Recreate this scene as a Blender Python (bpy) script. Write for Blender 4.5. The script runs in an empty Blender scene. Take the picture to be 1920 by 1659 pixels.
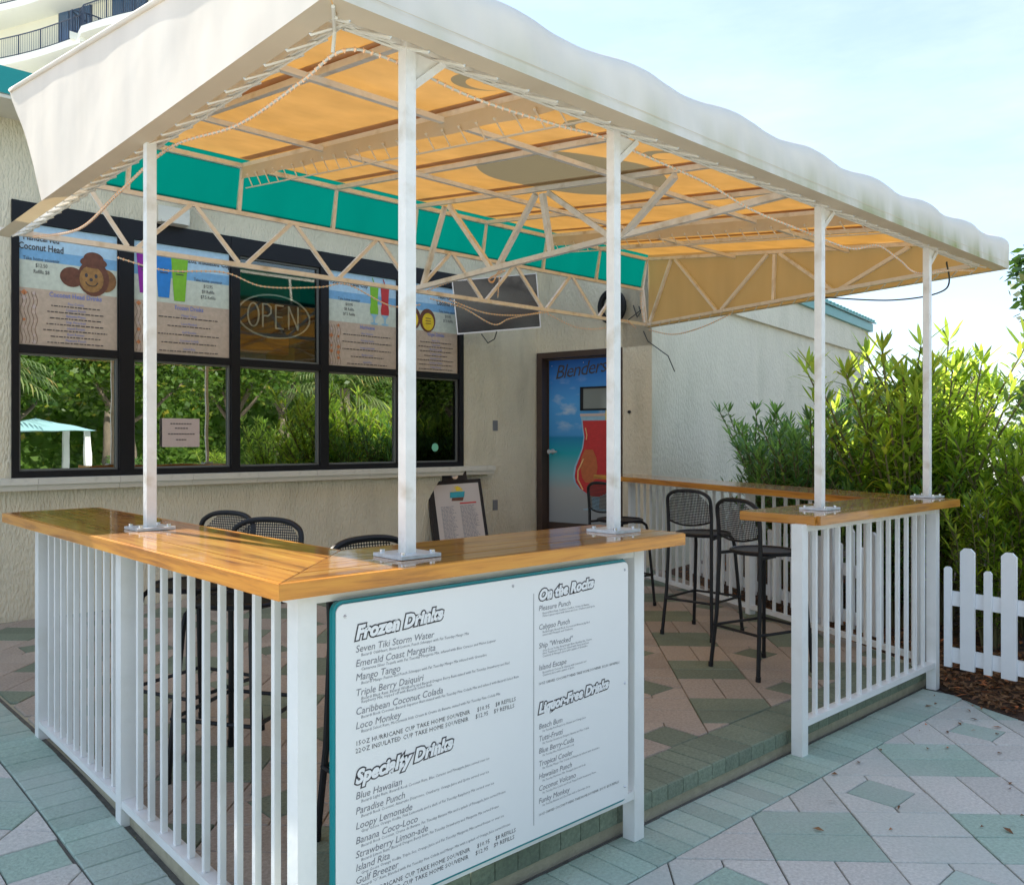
import bpy, math, random
from mathutils import Vector, Matrix, Euler
R = random.Random(7)
D = bpy.data
SC = bpy.context.scene
COL = SC.collection
PI = math.pi

# ------------------------------------------------------------------ camera, world, sun, exposure
CAM_A = math.radians(46.98)                       # heading of the camera, measured from +X
cam = D.cameras.new('camera'); cam.lens = 30.2; cam.sensor_width = 36.0
cam.clip_start = 0.05; cam.clip_end = 2000; cam.shift_y = -0.0023
co = D.objects.new('camera', cam); COL.objects.link(co)
co.location = (0, 0, 1.5); co.rotation_euler = (math.radians(90), 0, CAM_A - math.radians(90))
SC.camera = co

SUN_EL = 40.3; SUN_ROT = -6.5
W = D.worlds.new('World'); SC.world = W; W.use_nodes = True
nt = W.node_tree; nt.nodes.clear()
def wn(t, **k):
    n = nt.nodes.new(t)
    for a, v in k.items(): setattr(n, a, v)
    return n
out = wn('ShaderNodeOutputWorld'); bg = wn('ShaderNodeBackground')
sky = wn('ShaderNodeTexSky', sky_type='NISHITA', sun_disc=False)
sky.sun_elevation = math.radians(SUN_EL); sky.sun_rotation = math.radians(SUN_ROT)
sky.air_density = 1.0; sky.dust_density = 0.6; sky.ozone_density = 1.6
tc = wn('ShaderNodeTexCoord'); mp = wn('ShaderNodeMapping'); mp.inputs['Scale'].default_value = (1.2, 1.2, 4.5)
mp.inputs['Rotation'].default_value = (0.25, 0.12, 0.3)
nz = wn('ShaderNodeTexNoise'); nz.inputs['Scale'].default_value = 2.3; nz.inputs['Detail'].default_value = 7; nz.inputs['Roughness'].default_value = 0.62
rp = wn('ShaderNodeValToRGB'); rp.color_ramp.elements[0].position = 0.38; rp.color_ramp.elements[0].color = (0.34, 0.34, 0.34, 1)
rp.color_ramp.elements[1].position = 0.78; rp.color_ramp.elements[1].color = (0.78, 0.78, 0.78, 1)
mx = wn('ShaderNodeMixRGB'); mx.inputs[2].default_value = (3.9, 4.6, 5.7, 1)
nt.links.new(tc.outputs['Generated'], mp.inputs['Vector']); nt.links.new(mp.outputs[0], nz.inputs['Vector'])
nt.links.new(nz.outputs['Fac'], rp.inputs[0]); nt.links.new(rp.outputs[0], mx.inputs[0])
nt.links.new(sky.outputs[0], mx.inputs[1]); nt.links.new(mx.outputs[0], bg.inputs['Color'])
bg.inputs['Strength'].default_value = 0.13
nt.links.new(bg.outputs[0], out.inputs['Surface'])

el, rot = math.radians(SUN_EL), math.radians(SUN_ROT)
SDIR = Vector((math.sin(rot) * math.cos(el), math.cos(rot) * math.cos(el), math.sin(el)))
sl = D.lights.new('sun', 'SUN'); sl.energy = 5.0; sl.angle = math.radians(0.5); sl.color = (1.0, 0.94, 0.83)
so = D.objects.new('sun', sl); COL.objects.link(so); so.rotation_euler = SDIR.to_track_quat('Z', 'Y').to_euler(); so.location = (-5, 20, 20)
SC.view_settings.view_transform = 'Standard'; SC.view_settings.look = 'None'
SC.view_settings.gamma = 1; SC.view_settings.use_curve_mapping = False
SC.view_settings.exposure = 1.12

# ------------------------------------------------------------------ materials
def mat(name, col, rough=0.6, metal=0.0, spec=0.5, vary=0.0, scale=8.0, bump=0.0, bscale=60.0, island=0.0, coat=0.0, stain=None, stretch=None, pos=False):
    m = D.materials.new(name); m.use_nodes = True
    t = m.node_tree; b = t.nodes['Principled BSDF']; L = t.links.new
    b.inputs['Base Color'].default_value = (*col, 1); b.inputs['Roughness'].default_value = rough
    b.inputs['Metallic'].default_value = metal; b.inputs['Specular IOR Level'].default_value = spec
    if coat: b.inputs['Coat Weight'].default_value = coat; b.inputs['Coat Roughness'].default_value = 0.04
    if pos:
        src = t.nodes.new('ShaderNodeNewGeometry').outputs['Position']
    else:
        src = t.nodes.new('ShaderNodeTexCoord').outputs['Object']
    if stretch:
        q = t.nodes.new('ShaderNodeMapping'); q.inputs['Scale'].default_value = stretch; L(src, q.inputs['Vector']); src2 = q.outputs[0]
    else: src2 = src
    last = None
    if vary:
        n = t.nodes.new('ShaderNodeTexNoise'); n.inputs['Scale'].default_value = scale; n.inputs['Detail'].default_value = 8; n.inputs['Roughness'].default_value = 0.65
        L(src2, n.inputs['Vector'])
        r = t.nodes.new('ShaderNodeMapRange'); r.inputs[1].default_value = 0.3; r.inputs[2].default_value = 0.7
        r.inputs[3].default_value = 1 - vary; r.inputs[4].default_value = 1 + vary; L(n.outputs['Fac'], r.inputs[0])
        h = t.nodes.new('ShaderNodeHueSaturation'); h.inputs['Color'].default_value = (*col, 1); L(r.outputs[0], h.inputs['Value']); last = h.outputs[0]
    if stain:
        sc, sz, lo, hi, amt = stain
        n = t.nodes.new('ShaderNodeTexNoise'); n.inputs['Scale'].default_value = sz; n.inputs['Detail'].default_value = 6
        if stretch: L(src2, n.inputs['Vector'])
        else: L(src, n.inputs['Vector'])
        r = t.nodes.new('ShaderNodeMapRange'); r.inputs[1].default_value = lo; r.inputs[2].default_value = hi; r.inputs[3].default_value = 0; r.inputs[4].default_value = amt
        L(n.outputs['Fac'], r.inputs[0])
        x = t.nodes.new('ShaderNodeMixRGB'); L(r.outputs[0], x.inputs[0])
        if last: L(last, x.inputs[1])
        else: x.inputs[1].default_value = (*col, 1)
        x.inputs[2].default_value = (*sc, 1); last = x.outputs[0]
    if island:
        g = t.nodes.new('ShaderNodeNewGeometry'); r = t.nodes.new('ShaderNodeMapRange')
        r.inputs[3].default_value = 1 - island; r.inputs[4].default_value = 1 + island
        oi = t.nodes.new('ShaderNodeObjectInfo'); ad = t.nodes.new('ShaderNodeMath'); ad.operation = 'ADD'
        fr = t.nodes.new('ShaderNodeMath'); fr.operation = 'FRACT'
        L(g.outputs['Random Per Island'], ad.inputs[0]); L(oi.outputs['Random'], ad.inputs[1]); L(ad.outputs[0], fr.inputs[0]); L(fr.outputs[0], r.inputs[0])
        h = t.nodes.new('ShaderNodeHueSaturation'); L(r.outputs[0], h.inputs['Value'])
        if last: L(last, h.inputs['Color'])
        else: h.inputs['Color'].default_value = (*col, 1)
        last = h.outputs[0]
    if last: L(last, b.inputs['Base Color'])
    if bump:
        n = t.nodes.new('ShaderNodeTexNoise'); n.inputs['Scale'].default_value = bscale; n.inputs['Detail'].default_value = 4
        L(src2 if stretch else src, n.inputs['Vector'])
        u = t.nodes.new('ShaderNodeBump'); u.inputs['Strength'].default_value = bump; u.inputs['Distance'].default_value = 0.022 if bump >= 1 else 0.01
        L(n.outputs['Fac'], u.inputs['Height']); L(u.outputs[0], b.inputs['Normal'])
    return m

def leafmat(name, c1, c2, tcol, tw=0.45, rough=0.45):
    m = D.materials.new(name); m.use_nodes = True; t = m.node_tree; L = t.links.new
    b = t.nodes['Principled BSDF']; o = t.nodes['Material Output']
    g = t.nodes.new('ShaderNodeNewGeometry'); x = t.nodes.new('ShaderNodeValToRGB'); e = x.color_ramp.elements
    L(g.outputs['Random Per Island'], x.inputs[0]); e[0].color = (*c1, 1); e[1].position = .90; e[1].color = (*c2, 1)
    k = e.new(.45); k.color = tuple(a * .8 + b * .2 for a, b in zip(c1, c2)) + (1,); k = e.new(.975); k.color = (min(1, c2[0] * 2.0 + .06), c2[1] * 1.15 + .02, c2[2], 1)
    L(x.outputs[0], b.inputs['Base Color']); b.inputs['Roughness'].default_value = rough
    tr = t.nodes.new('ShaderNodeBsdfTranslucent'); hs = t.nodes.new('ShaderNodeHueSaturation'); hs.inputs['Color'].default_value = (*tcol, 1); mr = t.nodes.new('ShaderNodeMapRange'); mr.inputs[3].default_value = .45; mr.inputs[4].default_value = 1.15; L(g.outputs['Random Per Island'], mr.inputs[0]); L(mr.outputs[0], hs.inputs['Value']); L(hs.outputs[0], tr.inputs['Color'])
    ms = t.nodes.new('ShaderNodeMixShader'); ms.inputs[0].default_value = tw
    L(b.outputs[0], ms.inputs[1]); L(tr.outputs[0], ms.inputs[2]); L(ms.outputs[0], o.inputs['Surface'])
    return m

def fabric(name, dcol, tcol, tw, prints=False, vary=0.06, algae=False):
    m = D.materials.new(name); m.use_nodes = True; t = m.node_tree; L = t.links.new
    o = t.nodes['Material Output']; t.nodes.remove(t.nodes['Principled BSDF'])
    d = t.nodes.new('ShaderNodeBsdfDiffuse'); tr = t.nodes.new('ShaderNodeBsdfTranslucent')
    geo = t.nodes.new('ShaderNodeNewGeometry'); P = geo.outputs['Position']
    n = t.nodes.new('ShaderNodeTexNoise'); n.inputs['Scale'].default_value = 1.7; n.inputs['Detail'].default_value = 6
    mpn = t.nodes.new('ShaderNodeMapping'); mpn.inputs['Scale'].default_value = (2.5, 2.5, 0.6); L(P, mpn.inputs['Vector']); L(mpn.outputs[0], n.inputs['Vector'])
    r = t.nodes.new('ShaderNodeMapRange'); r.inputs[1].default_value = .3; r.inputs[2].default_value = .7; r.inputs[3].default_value = 1 - vary; r.inputs[4].default_value = 1 + vary
    L(n.outputs['Fac'], r.inputs[0])
    def val(c):
        h = t.nodes.new('ShaderNodeHueSaturation'); h.inputs['Color'].default_value = (*c, 1); L(r.outputs[0], h.inputs['Value']); return h.outputs[0]
    dc, tcn = val(dcol), val(tcol)
    if algae:      # green growth along the lower hem, denser towards the right end
        s = t.nodes.new('ShaderNodeSeparateXYZ'); L(P, s.inputs[0])
        z = t.nodes.new('ShaderNodeMapRange'); z.inputs[1].default_value = 2.845; z.inputs[2].default_value = 2.71; z.inputs[3].default_value = 0; z.inputs[4].default_value = 1; L(s.outputs[2], z.inputs[0])
        n2 = t.nodes.new('ShaderNodeTexNoise'); n2.inputs['Scale'].default_value = 3.0; n2.inputs['Detail'].default_value = 8
        m2 = t.nodes.new('ShaderNodeMapping'); m2.inputs['Scale'].default_value = (1.6, 1, .35); L(P, m2.inputs['Vector']); L(m2.outputs[0], n2.inputs['Vector'])
        r2 = t.nodes.new('ShaderNodeMapRange'); r2.inputs[1].default_value = .33; r2.inputs[2].default_value = .7; L(n2.outputs['Fac'], r2.inputs[0])
        rx = t.nodes.new('ShaderNodeMapRange'); rx.inputs[1].default_value = 1.5; rx.inputs[2].default_value = 5.5; rx.inputs[3].default_value = .35; rx.inputs[4].default_value = 1.25; L(s.outputs[0], rx.inputs[0])
        q = t.nodes.new('ShaderNodeMath'); q.operation = 'MULTIPLY'; L(z.outputs[0], q.inputs[0]); L(r2.outputs[0], q.inputs[1])
        q2 = t.nodes.new('ShaderNodeMath'); q2.operation = 'MULTIPLY'; q2.use_clamp = True; L(q.outputs[0], q2.inputs[0]); L(rx.outputs[0], q2.inputs[1])
        x = t.nodes.new('ShaderNodeMixRGB'); L(q2.outputs[0], x.inputs[0]); L(dc, x.inputs[1]); x.inputs[2].default_value = (.30, .36, .16, 1); dc = x.outputs[0]
    if prints:     # printed roundel and arcs of lettering on the roof cloth
        acc = None
        def disc(cx, cy, ro, ri, cutx=None):
            v = t.nodes.new('ShaderNodeVectorMath'); v.operation = 'DISTANCE'
            f = t.nodes.new('ShaderNodeVectorMath'); f.operation = 'MULTIPLY'; f.inputs[1].default_value = (1, 1, 0); L(P, f.inputs[0])
            L(f.outputs[0], v.inputs[0]); v.inputs[1].default_value = (cx, cy, 0)
            a = t.nodes.new('ShaderNodeMath'); a.operation = 'LESS_THAN'; a.inputs[1].default_value = ro; L(v.outputs['Value'], a.inputs[0])
            cur = a.outputs[0]
            if ri:
                v2 = t.nodes.new('ShaderNodeVectorMath'); v2.operation = 'DISTANCE'; L(f.outputs[0], v2.inputs[0]); v2.inputs[1].default_value = (cx + ri * .35, cy - ri * .1, 0)
                b = t.nodes.new('ShaderNodeMath'); b.operation = 'GREATER_THAN'; b.inputs[1].default_value = ri; L(v2.outputs['Value'], b.inputs[0])
                c = t.nodes.new('ShaderNodeMath'); c.operation = 'MULTIPLY'; L(cur, c.inputs[0]); L(b.outputs[0], c.inputs[1]); cur = c.outputs[0]
            return cur
        for a in [(3.98, 3.72, .6, 0), (2.43, 2.80, .13, .1), (3.17, 2.84, .13, .1), (3.80, 2.86, .12, .09)]:
            c = disc(*a)
            if acc is None: acc = c
            else:
                k = t.nodes.new('ShaderNodeMath'); k.operation = 'MAXIMUM'; L(acc, k.inputs[0]); L(c, k.inputs[1]); acc = k.outputs[0]
        x = t.nodes.new('ShaderNodeMixRGB'); L(acc, x.inputs[0]); L(tcn, x.inputs[1]); x.inputs[2].default_value = (.20, .16, .09, 1); tcn = x.outputs[0]
        x = t.nodes.new('ShaderNodeMixRGB'); L(acc, x.inputs[0]); L(dc, x.inputs[1]); x.inputs[2].default_value = (.42, .36, .24, 1); dc = x.outputs[0]
    L(dc, d.inputs['Color']); L(tcn, tr.inputs['Color'])
    w = t.nodes.new('ShaderNodeTexNoise'); w.inputs['Scale'].default_value = 3; L(P, w.inputs['Vector'])
    bu = t.nodes.new('ShaderNodeBump'); bu.inputs['Strength'].default_value = .25; bu.inputs['Distance'].default_value = .03
    L(w.outputs['Fac'], bu.inputs['Height']); L(bu.outputs[0], d.inputs['Normal'])
    ms = t.nodes.new('ShaderNodeMixShader'); ms.inputs[0].default_value = tw
    L(d.outputs[0], ms.inputs[1]); L(tr.outputs[0], ms.inputs[2]); L(ms.outputs[0], o.inputs['Surface'])
    return m

def woodmat(name, c1, c2, c3, coat=0.6):
    m = D.materials.new(name); m.use_nodes = True; t = m.node_tree; L = t.links.new; b = t.nodes['Principled BSDF']
    tcx = t.nodes.new('ShaderNodeTexCoord'); oi = t.nodes.new('ShaderNodeObjectInfo')
    va = t.nodes.new('ShaderNodeVectorMath'); va.operation = 'ADD'
    vm = t.nodes.new('ShaderNodeVectorMath'); vm.operation = 'SCALE'; vm.inputs['Scale'].default_value = 37.0
    cb = t.nodes.new('ShaderNodeCombineXYZ'); L(oi.outputs['Random'], cb.inputs[0]); L(oi.outputs['Random'], cb.inputs[1]); L(cb.outputs[0], vm.inputs[0])
    L(tcx.outputs['Object'], va.inputs[0]); L(vm.outputs[0], va.inputs[1])
    mp_ = t.nodes.new('ShaderNodeMapping'); mp_.inputs['Scale'].default_value = (1.4, 22, 22); L(va.outputs[0], mp_.inputs['Vector'])
    n = t.nodes.new('ShaderNodeTexNoise'); n.inputs['Scale'].default_value = 1.6; n.inputs['Detail'].default_value = 9; n.inputs['Roughness'].default_value = .6; n.inputs['Distortion'].default_value = .4; L(mp_.outputs[0], n.inputs['Vector'])
    r = t.nodes.new('ShaderNodeValToRGB'); e = r.color_ramp.elements
    e[0].position = .3; e[0].color = (*c1, 1); e[1].position = .72; e[1].color = (*c3, 1); k = e.new(.5); k.color = (*c2, 1)
    L(n.outputs['Fac'], r.inputs[0])
    mr = t.nodes.new('ShaderNodeMapRange'); mr.inputs[3].default_value = .78; mr.inputs[4].default_value = 1.2; L(oi.outputs['Random'], mr.inputs[0])
    h = t.nodes.new('ShaderNodeHueSaturation'); L(mr.outputs[0], h.inputs['Value']); L(r.outputs[0], h.inputs['Color'])
    L(h.outputs[0], b.inputs['Base Color']); b.inputs['Roughness'].default_value = .38
    b.inputs['Coat Weight'].default_value = coat; b.inputs['Coat Roughness'].default_value = .06
    bu = t.nodes.new('ShaderNodeBump'); bu.inputs['Strength'].default_value = .12; bu.inputs['Distance'].default_value = .004; L(n.outputs['Fac'], bu.inputs['Height']); L(bu.outputs[0], b.inputs['Normal'])
    wv = t.nodes.new('ShaderNodeTexNoise'); wv.inputs['Scale'].default_value = 5; L(tcx.outputs['Object'], wv.inputs['Vector'])
    b2 = t.nodes.new('ShaderNodeBump'); b2.inputs['Strength'].default_value = .12; b2.inputs['Distance'].default_value = .01; L(wv.outputs['Fac'], b2.inputs['Height']); L(b2.outputs[0], b.inputs['Coat Normal'])
    return m

def glassmat(name, refl=0.50, tint=(.25, .27, .26)):
    m = D.materials.new(name); m.use_nodes = True; t = m.node_tree; L = t.links.new
    o = t.nodes['Material Output']; t.nodes.remove(t.nodes['Principled BSDF'])
    g = t.nodes.new('ShaderNodeBsdfGlossy'); g.inputs['Roughness'].default_value = 0.0; g.inputs['Color'].default_value = (.93, .97, .93, 1)
    tr = t.nodes.new('ShaderNodeBsdfTransparent'); tr.inputs['Color'].default_value = (*tint, 1)
    f = t.nodes.new('ShaderNodeFresnel'); f.inputs['IOR'].default_value = 1.5
    ad = t.nodes.new('ShaderNodeMath'); ad.operation = 'ADD'; ad.use_clamp = True; ad.inputs[1].default_value = refl; L(f.outputs[0], ad.inputs[0])
    n = t.nodes.new('ShaderNodeTexNoise'); n.inputs['Scale'].default_value = 1.3
    tcx = t.nodes.new('ShaderNodeTexCoord'); L(tcx.outputs['Object'], n.inputs['Vector'])
    bu = t.nodes.new('ShaderNodeBump'); bu.inputs['Strength'].default_value = .06; bu.inputs['Distance'].default_value = .02; L(n.outputs['Fac'], bu.inputs['Height']); L(bu.outputs[0], g.inputs['Normal'])
    ms = t.nodes.new('ShaderNodeMixShader'); L(ad.outputs[0], ms.inputs[0]); L(tr.outputs[0], ms.inputs[1]); L(g.outputs[0], ms.inputs[2]); L(ms.outputs[0], o.inputs['Surface'])
    return m

M = {}
M['white'] = mat('white_paint', (.80, .80, .78), .42, vary=.05, scale=4, stain=((.55, .52, .44), 5, .55, .78, .35), bump=.12, bscale=40, pos=True)
M['frame'] = mat('white_frame_paint', (.82, .81, .77), .45, vary=.08, scale=9, stain=((.42, .34, .2), 7, .54, .72, .6), bump=.15, bscale=50)
M['galv'] = mat('galvanised_plate', (.62, .66, .70), .42, metal=.45, vary=.15, scale=30)
M['bolt'] = mat('zinc_bolt', (.7, .7, .7), .25, metal=.9)
M['stucco'] = mat('beige_stucco', (.76, .68, .51), .9, vary=.06, scale=1.6, bump=1.0, bscale=36, stain=((.40, .35, .24), 1.9, .50, .82, .55), stretch=(1.6, 1.6, .55), pos=True)
M['stucco2'] = mat('pale_stucco', (.80, .75, .60), .9, vary=.05, scale=1.5, bump=1.0, bscale=30, stain=((.45, .45, .31), 1.3, .50, .85, .5), stretch=(1.5, 1.5, .6), pos=True)
M['sill'] = mat('cream_sill', (.70, .66, .56), .6, vary=.05, scale=6, stain=((.3, .28, .22), 12, .6, .8, .4))
M['bronze'] = mat('dark_bronze_frame', (.010, .009, .011), .45, vary=.1, spec=.25)
M['black'] = mat('black_metal', (.010, .010, .012), .42, spec=.35, vary=.1, scale=20)
M['mesh'] = None
M['wood'] = woodmat('varnished_wood', (.17, .055, .006), (.46, .19, .022), (.62, .33, .055), .9)
M['wood_edge'] = woodmat('varnished_edge', (.24, .075, .006), (.54, .21, .018), (.66, .31, .035), .4)
M['teal'] = fabric('teal_cloth', (.004, .17, .15), (.0, .115, .098), .6)
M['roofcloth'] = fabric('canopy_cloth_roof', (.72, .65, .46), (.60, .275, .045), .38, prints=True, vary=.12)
M['shade_seam'] = fabric('canopy_shade_seam', (.66, .54, .36), (.48, .22, .04), .32)  # seam cloth coloured darker to stand in for shade along the rafters
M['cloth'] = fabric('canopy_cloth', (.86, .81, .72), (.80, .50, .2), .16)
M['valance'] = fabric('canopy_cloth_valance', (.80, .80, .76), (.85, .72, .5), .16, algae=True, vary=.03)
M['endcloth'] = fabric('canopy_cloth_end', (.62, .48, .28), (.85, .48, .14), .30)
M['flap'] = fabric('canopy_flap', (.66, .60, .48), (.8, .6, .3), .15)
M['cord'] = mat('lacing_cord', (.72, .70, .62), .7)
M['darkcord'] = mat('dark_cable', (.05, .045, .04), .6)
M['bead'] = mat('rope_light_bead', (.95, .58, .34), .3)
M['glass'] = glassmat('window_glass')
M['dark'] = mat('dark_interior', (.03, .028, .025), .9)
M['greenwall'] = mat('dim_green_interior', (.07, .10, .03), .9)
M['tan_paver'] = mat('tan_paver', (.42, .355, .295), .85, vary=.24, scale=70, bump=.5, bscale=90, island=.10, stain=((.20, .17, .15), 2.2, .5, .85, .45), pos=True)
M['green_paver'] = mat('green_paver', (.20, .24, .175), .85, vary=.26, scale=70, bump=.5, bscale=90, island=.12, stain=((.07, .10, .07), 2.6, .5, .85, .5), pos=True)
M['pale_paver'] = mat('pale_paver', (.57, .55, .51), .85, vary=.20, scale=75, bump=.5, bscale=90, island=.08, stain=((.42, .48, .44), 1.0, .42, .66, .75), pos=True)
M['mint_paver'] = mat('mint_paver', (.33, .44, .37), .85, vary=.20, scale=75, bump=.5, bscale=90, island=.10, stain=((.48, .51, .475), 1.1, .44, .68, .7), pos=True)
M['mortar'] = mat('sand_joint', (.12, .115, .10), .95, vary=.3, scale=30, pos=True)
M['concrete'] = mat('tan_concrete', (.42, .38, .27), .9, vary=.15, scale=20, bump=.4, bscale=80, pos=True)
M['ground'] = mat('pale_ground', (.58, .56, .51), .9, vary=.12, scale=2, bump=.3, bscale=30, pos=True)
M['mulch'] = mat('dark_mulch', (.07, .035, .02), .95, vary=.5, scale=25, bump=1, bscale=40, pos=True)
M['litter'] = leafmat('leaf_litter', (.16, .07, .03), (.30, .16, .07), (.2, .1, .03), .1, .8)
M['fence'] = mat('white_vinyl', (.84, .85, .86), .4, vary=.03)
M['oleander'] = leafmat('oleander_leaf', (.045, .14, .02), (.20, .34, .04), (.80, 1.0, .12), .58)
M['oleander_shade'] = leafmat('oleander_leaf_shade', (.025, .11, .04), (.09, .23, .06), (.40, .66, .12), .45)  # same oleander leaf with the wing's shade put into its colour
M['stem'] = mat('green_brown_stem', (.16, .14, .06), .8, vary=.2)
M['leaf'] = leafmat('tree_leaf', (.04, .10, .012), (.11, .19, .03), (.30, .50, .05), .4)
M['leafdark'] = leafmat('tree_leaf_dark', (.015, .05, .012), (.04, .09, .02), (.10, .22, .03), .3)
M['bark'] = mat('bark', (.20, .16, .12), .9, vary=.3, scale=12, bump=.8, bscale=20)
M['frond'] = leafmat('palm_frond', (.10, .16, .05), (.22, .26, .10), (.3, .4, .1), .3)
M['tealmetal'] = mat('teal_metal_roof', (.10, .33, .30), .4, vary=.08, scale=3)
M['tealbright'] = mat('teal_roof_bright', (.0, .27, .26), .4)
M['hrwhite'] = mat('high_rise_white', (.82, .83, .74), .85, vary=.04, scale=.3)
M['hrbeige'] = mat('high_rise_cream', (.80, .78, .62), .85, vary=.04, scale=.3)
M['hrglass'] = mat('high_rise_glass', (.04, .09, .17), .15, spec=.8)
M['hrrail'] = mat('high_rise_rail', (.03, .05, .09), .5)
M['signwhite'] = mat('sign_white', (.80, .80, .79), .3, vary=.02, scale=2)
M['signteal'] = mat('sign_teal', (.0, .22, .25), .4)
M['ink'] = mat('print_dark', (.06, .055, .06), .6)
M['inkgrey'] = mat('print_grey', (.20, .20, .22), .6)
M['rocker'] = mat('print_white', (.82, .82, .82), .5)
M['doorframe'] = mat('brown_door_frame', (.06, .035, .025), .5, vary=.15, scale=5)
M['grey'] = mat('grey_plate', (.20, .20, .21), .5)
M['screen'] = mat('tv_screen', (.012, .012, .014), .12, spec=.7)
M['silver'] = mat('silver_trim', (.6, .6, .62), .3, metal=.6)
M['tube'] = mat('neon_tube_off', (.80, .82, .78), .25)
M['paper'] = mat('pink_paper', (.62, .48, .42), .7)
M['mintdot'] = mat('mint_sticker', (.22, .62, .40), .5)
for n_, c_ in dict(p_sky=(.46, .64, .76), p_sea=(.20, .42, .64), p_sand=(.62, .64, .52), p_tan=(.56, .42, .31), p_blue=(.20, .25, .55), p_red=(.55, .03, .03), p_brown=(.15, .05, .025), p_face=(.34, .17, .05), p_green=(.22, .50, .02), p_cup=(.02, .22, .60), p_purple=(.30, .01, .32), p_orange=(.62, .22, .08), p_shell=(.62, .46, .36), p_yellow=(.80, .55, .02), p_coir=(.24, .11, .035), p_teal=(.02, .30, .35), p_glow=(.50, .13, .04), p_high=(.85, .55, .25), p_glass=(.30, .50, .62)).items():
    M[n_] = mat(n_, c_, .55, vary=.35 if n_ in ('p_brown', 'p_coir', 'p_face') else .12, scale=22)
def perf_mat(scl):
    m = D.materials.new('perforated_black_steel'); m.use_nodes = True; t = m.node_tree; L = t.links.new
    o = t.nodes['Material Output']; b = t.nodes['Principled BSDF']; b.inputs['Base Color'].default_value = (.012, .012, .014, 1); b.inputs['Roughness'].default_value = .4
    tcx = t.nodes.new('ShaderNodeTexCoord'); v = t.nodes.new('ShaderNodeTexVoronoi'); v.inputs['Scale'].default_value = 88; v.inputs['Randomness'].default_value = 0.0
    mp_ = t.nodes.new('ShaderNodeMapping'); mp_.inputs['Scale'].default_value = scl; mp_.inputs['Location'].default_value = (0, 0, 0); L(tcx.outputs['Object'], mp_.inputs['Vector']); L(mp_.outputs[0], v.inputs['Vector'])
    c = t.nodes.new('ShaderNodeMath'); c.operation = 'LESS_THAN'; c.inputs[1].default_value = .35; L(v.outputs['Distance'], c.inputs[0])
    tr = t.nodes.new('ShaderNodeBsdfTransparent'); ms = t.nodes.new('ShaderNodeMixShader')
    L(c.outputs[0], ms.inputs[0]); L(b.outputs[0], ms.inputs[1]); L(tr.outputs[0], ms.inputs[2]); L(ms.outputs[0], o.inputs['Surface'])
    return m
M['perf'] = perf_mat((0, 1, 1)); M['perf2'] = perf_mat((1, 1, 0))
def doorprint():
    m = D.materials.new('door_print_beach'); m.use_nodes = True; t = m.node_tree; L = t.links.new; b = t.nodes['Principled BSDF']; b.inputs['Roughness'].default_value = .35
    P = t.nodes.new('ShaderNodeNewGeometry').outputs['Position']; s = t.nodes.new('ShaderNodeSeparateXYZ'); L(P, s.inputs[0])
    mr = t.nodes.new('ShaderNodeMapRange'); mr.inputs[1].default_value = .5; mr.inputs[2].default_value = 2.5; L(s.outputs[2], mr.inputs[0])
    r = t.nodes.new('ShaderNodeValToRGB'); e = r.color_ramp.elements
    e[0].position = 0; e[0].color = (.30, .32, .33, 1); e[1].position = 1; e[1].color = (.0, .10, .50, 1)
    for p, c in [(.2, (.38, .38, .36)), (.30, (.20, .42, .45)), (.42, (.01, .36, .42)), (.515, (.01, .22, .42)), (.53, (.06, .30, .62)), (.72, (.08, .36, .75))]:
        k = e.new(p); k.color = (*c, 1)
    L(mr.outputs[0], r.inputs[0])
    n = t.nodes.new('ShaderNodeTexNoise'); n.inputs['Scale'].default_value = 3.2; n.inputs['Detail'].default_value = 7
    q = t.nodes.new('ShaderNodeMapping'); q.inputs['Scale'].default_value = (1, 1, 2.2); L(P, q.inputs['Vector']); L(q.outputs[0], n.inputs['Vector'])
    r2 = t.nodes.new('ShaderNodeMapRange'); r2.inputs[1].default_value = .52; r2.inputs[2].default_value = .7; L(n.outputs['Fac'], r2.inputs[0])
    zz = t.nodes.new('ShaderNodeValToRGB'); f = zz.color_ramp.elements; f[0].position = .54; f[0].color = (0, 0, 0, 1); f[1].position = .62; f[1].color = (.8, .8, .8, 1); k = f.new(.80); k.color = (.7, .7, .7, 1); k = f.new(.9); k.color = (0, 0, 0, 1)
    L(mr.outputs[0], zz.inputs[0]); mu = t.nodes.new('ShaderNodeMath'); mu.operation = 'MULTIPLY'; L(r2.outputs[0], mu.inputs[0]); L(zz.outputs[0], mu.inputs[1])
    x = t.nodes.new('ShaderNodeMixRGB'); L(mu.outputs[0], x.inputs[0]); L(r.outputs[0], x.inputs[1]); x.inputs[2].default_value = (.62, .68, .75, 1); L(x.outputs[0], b.inputs['Base Color'])
    return m
M['doorprint'] = doorprint()

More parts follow.
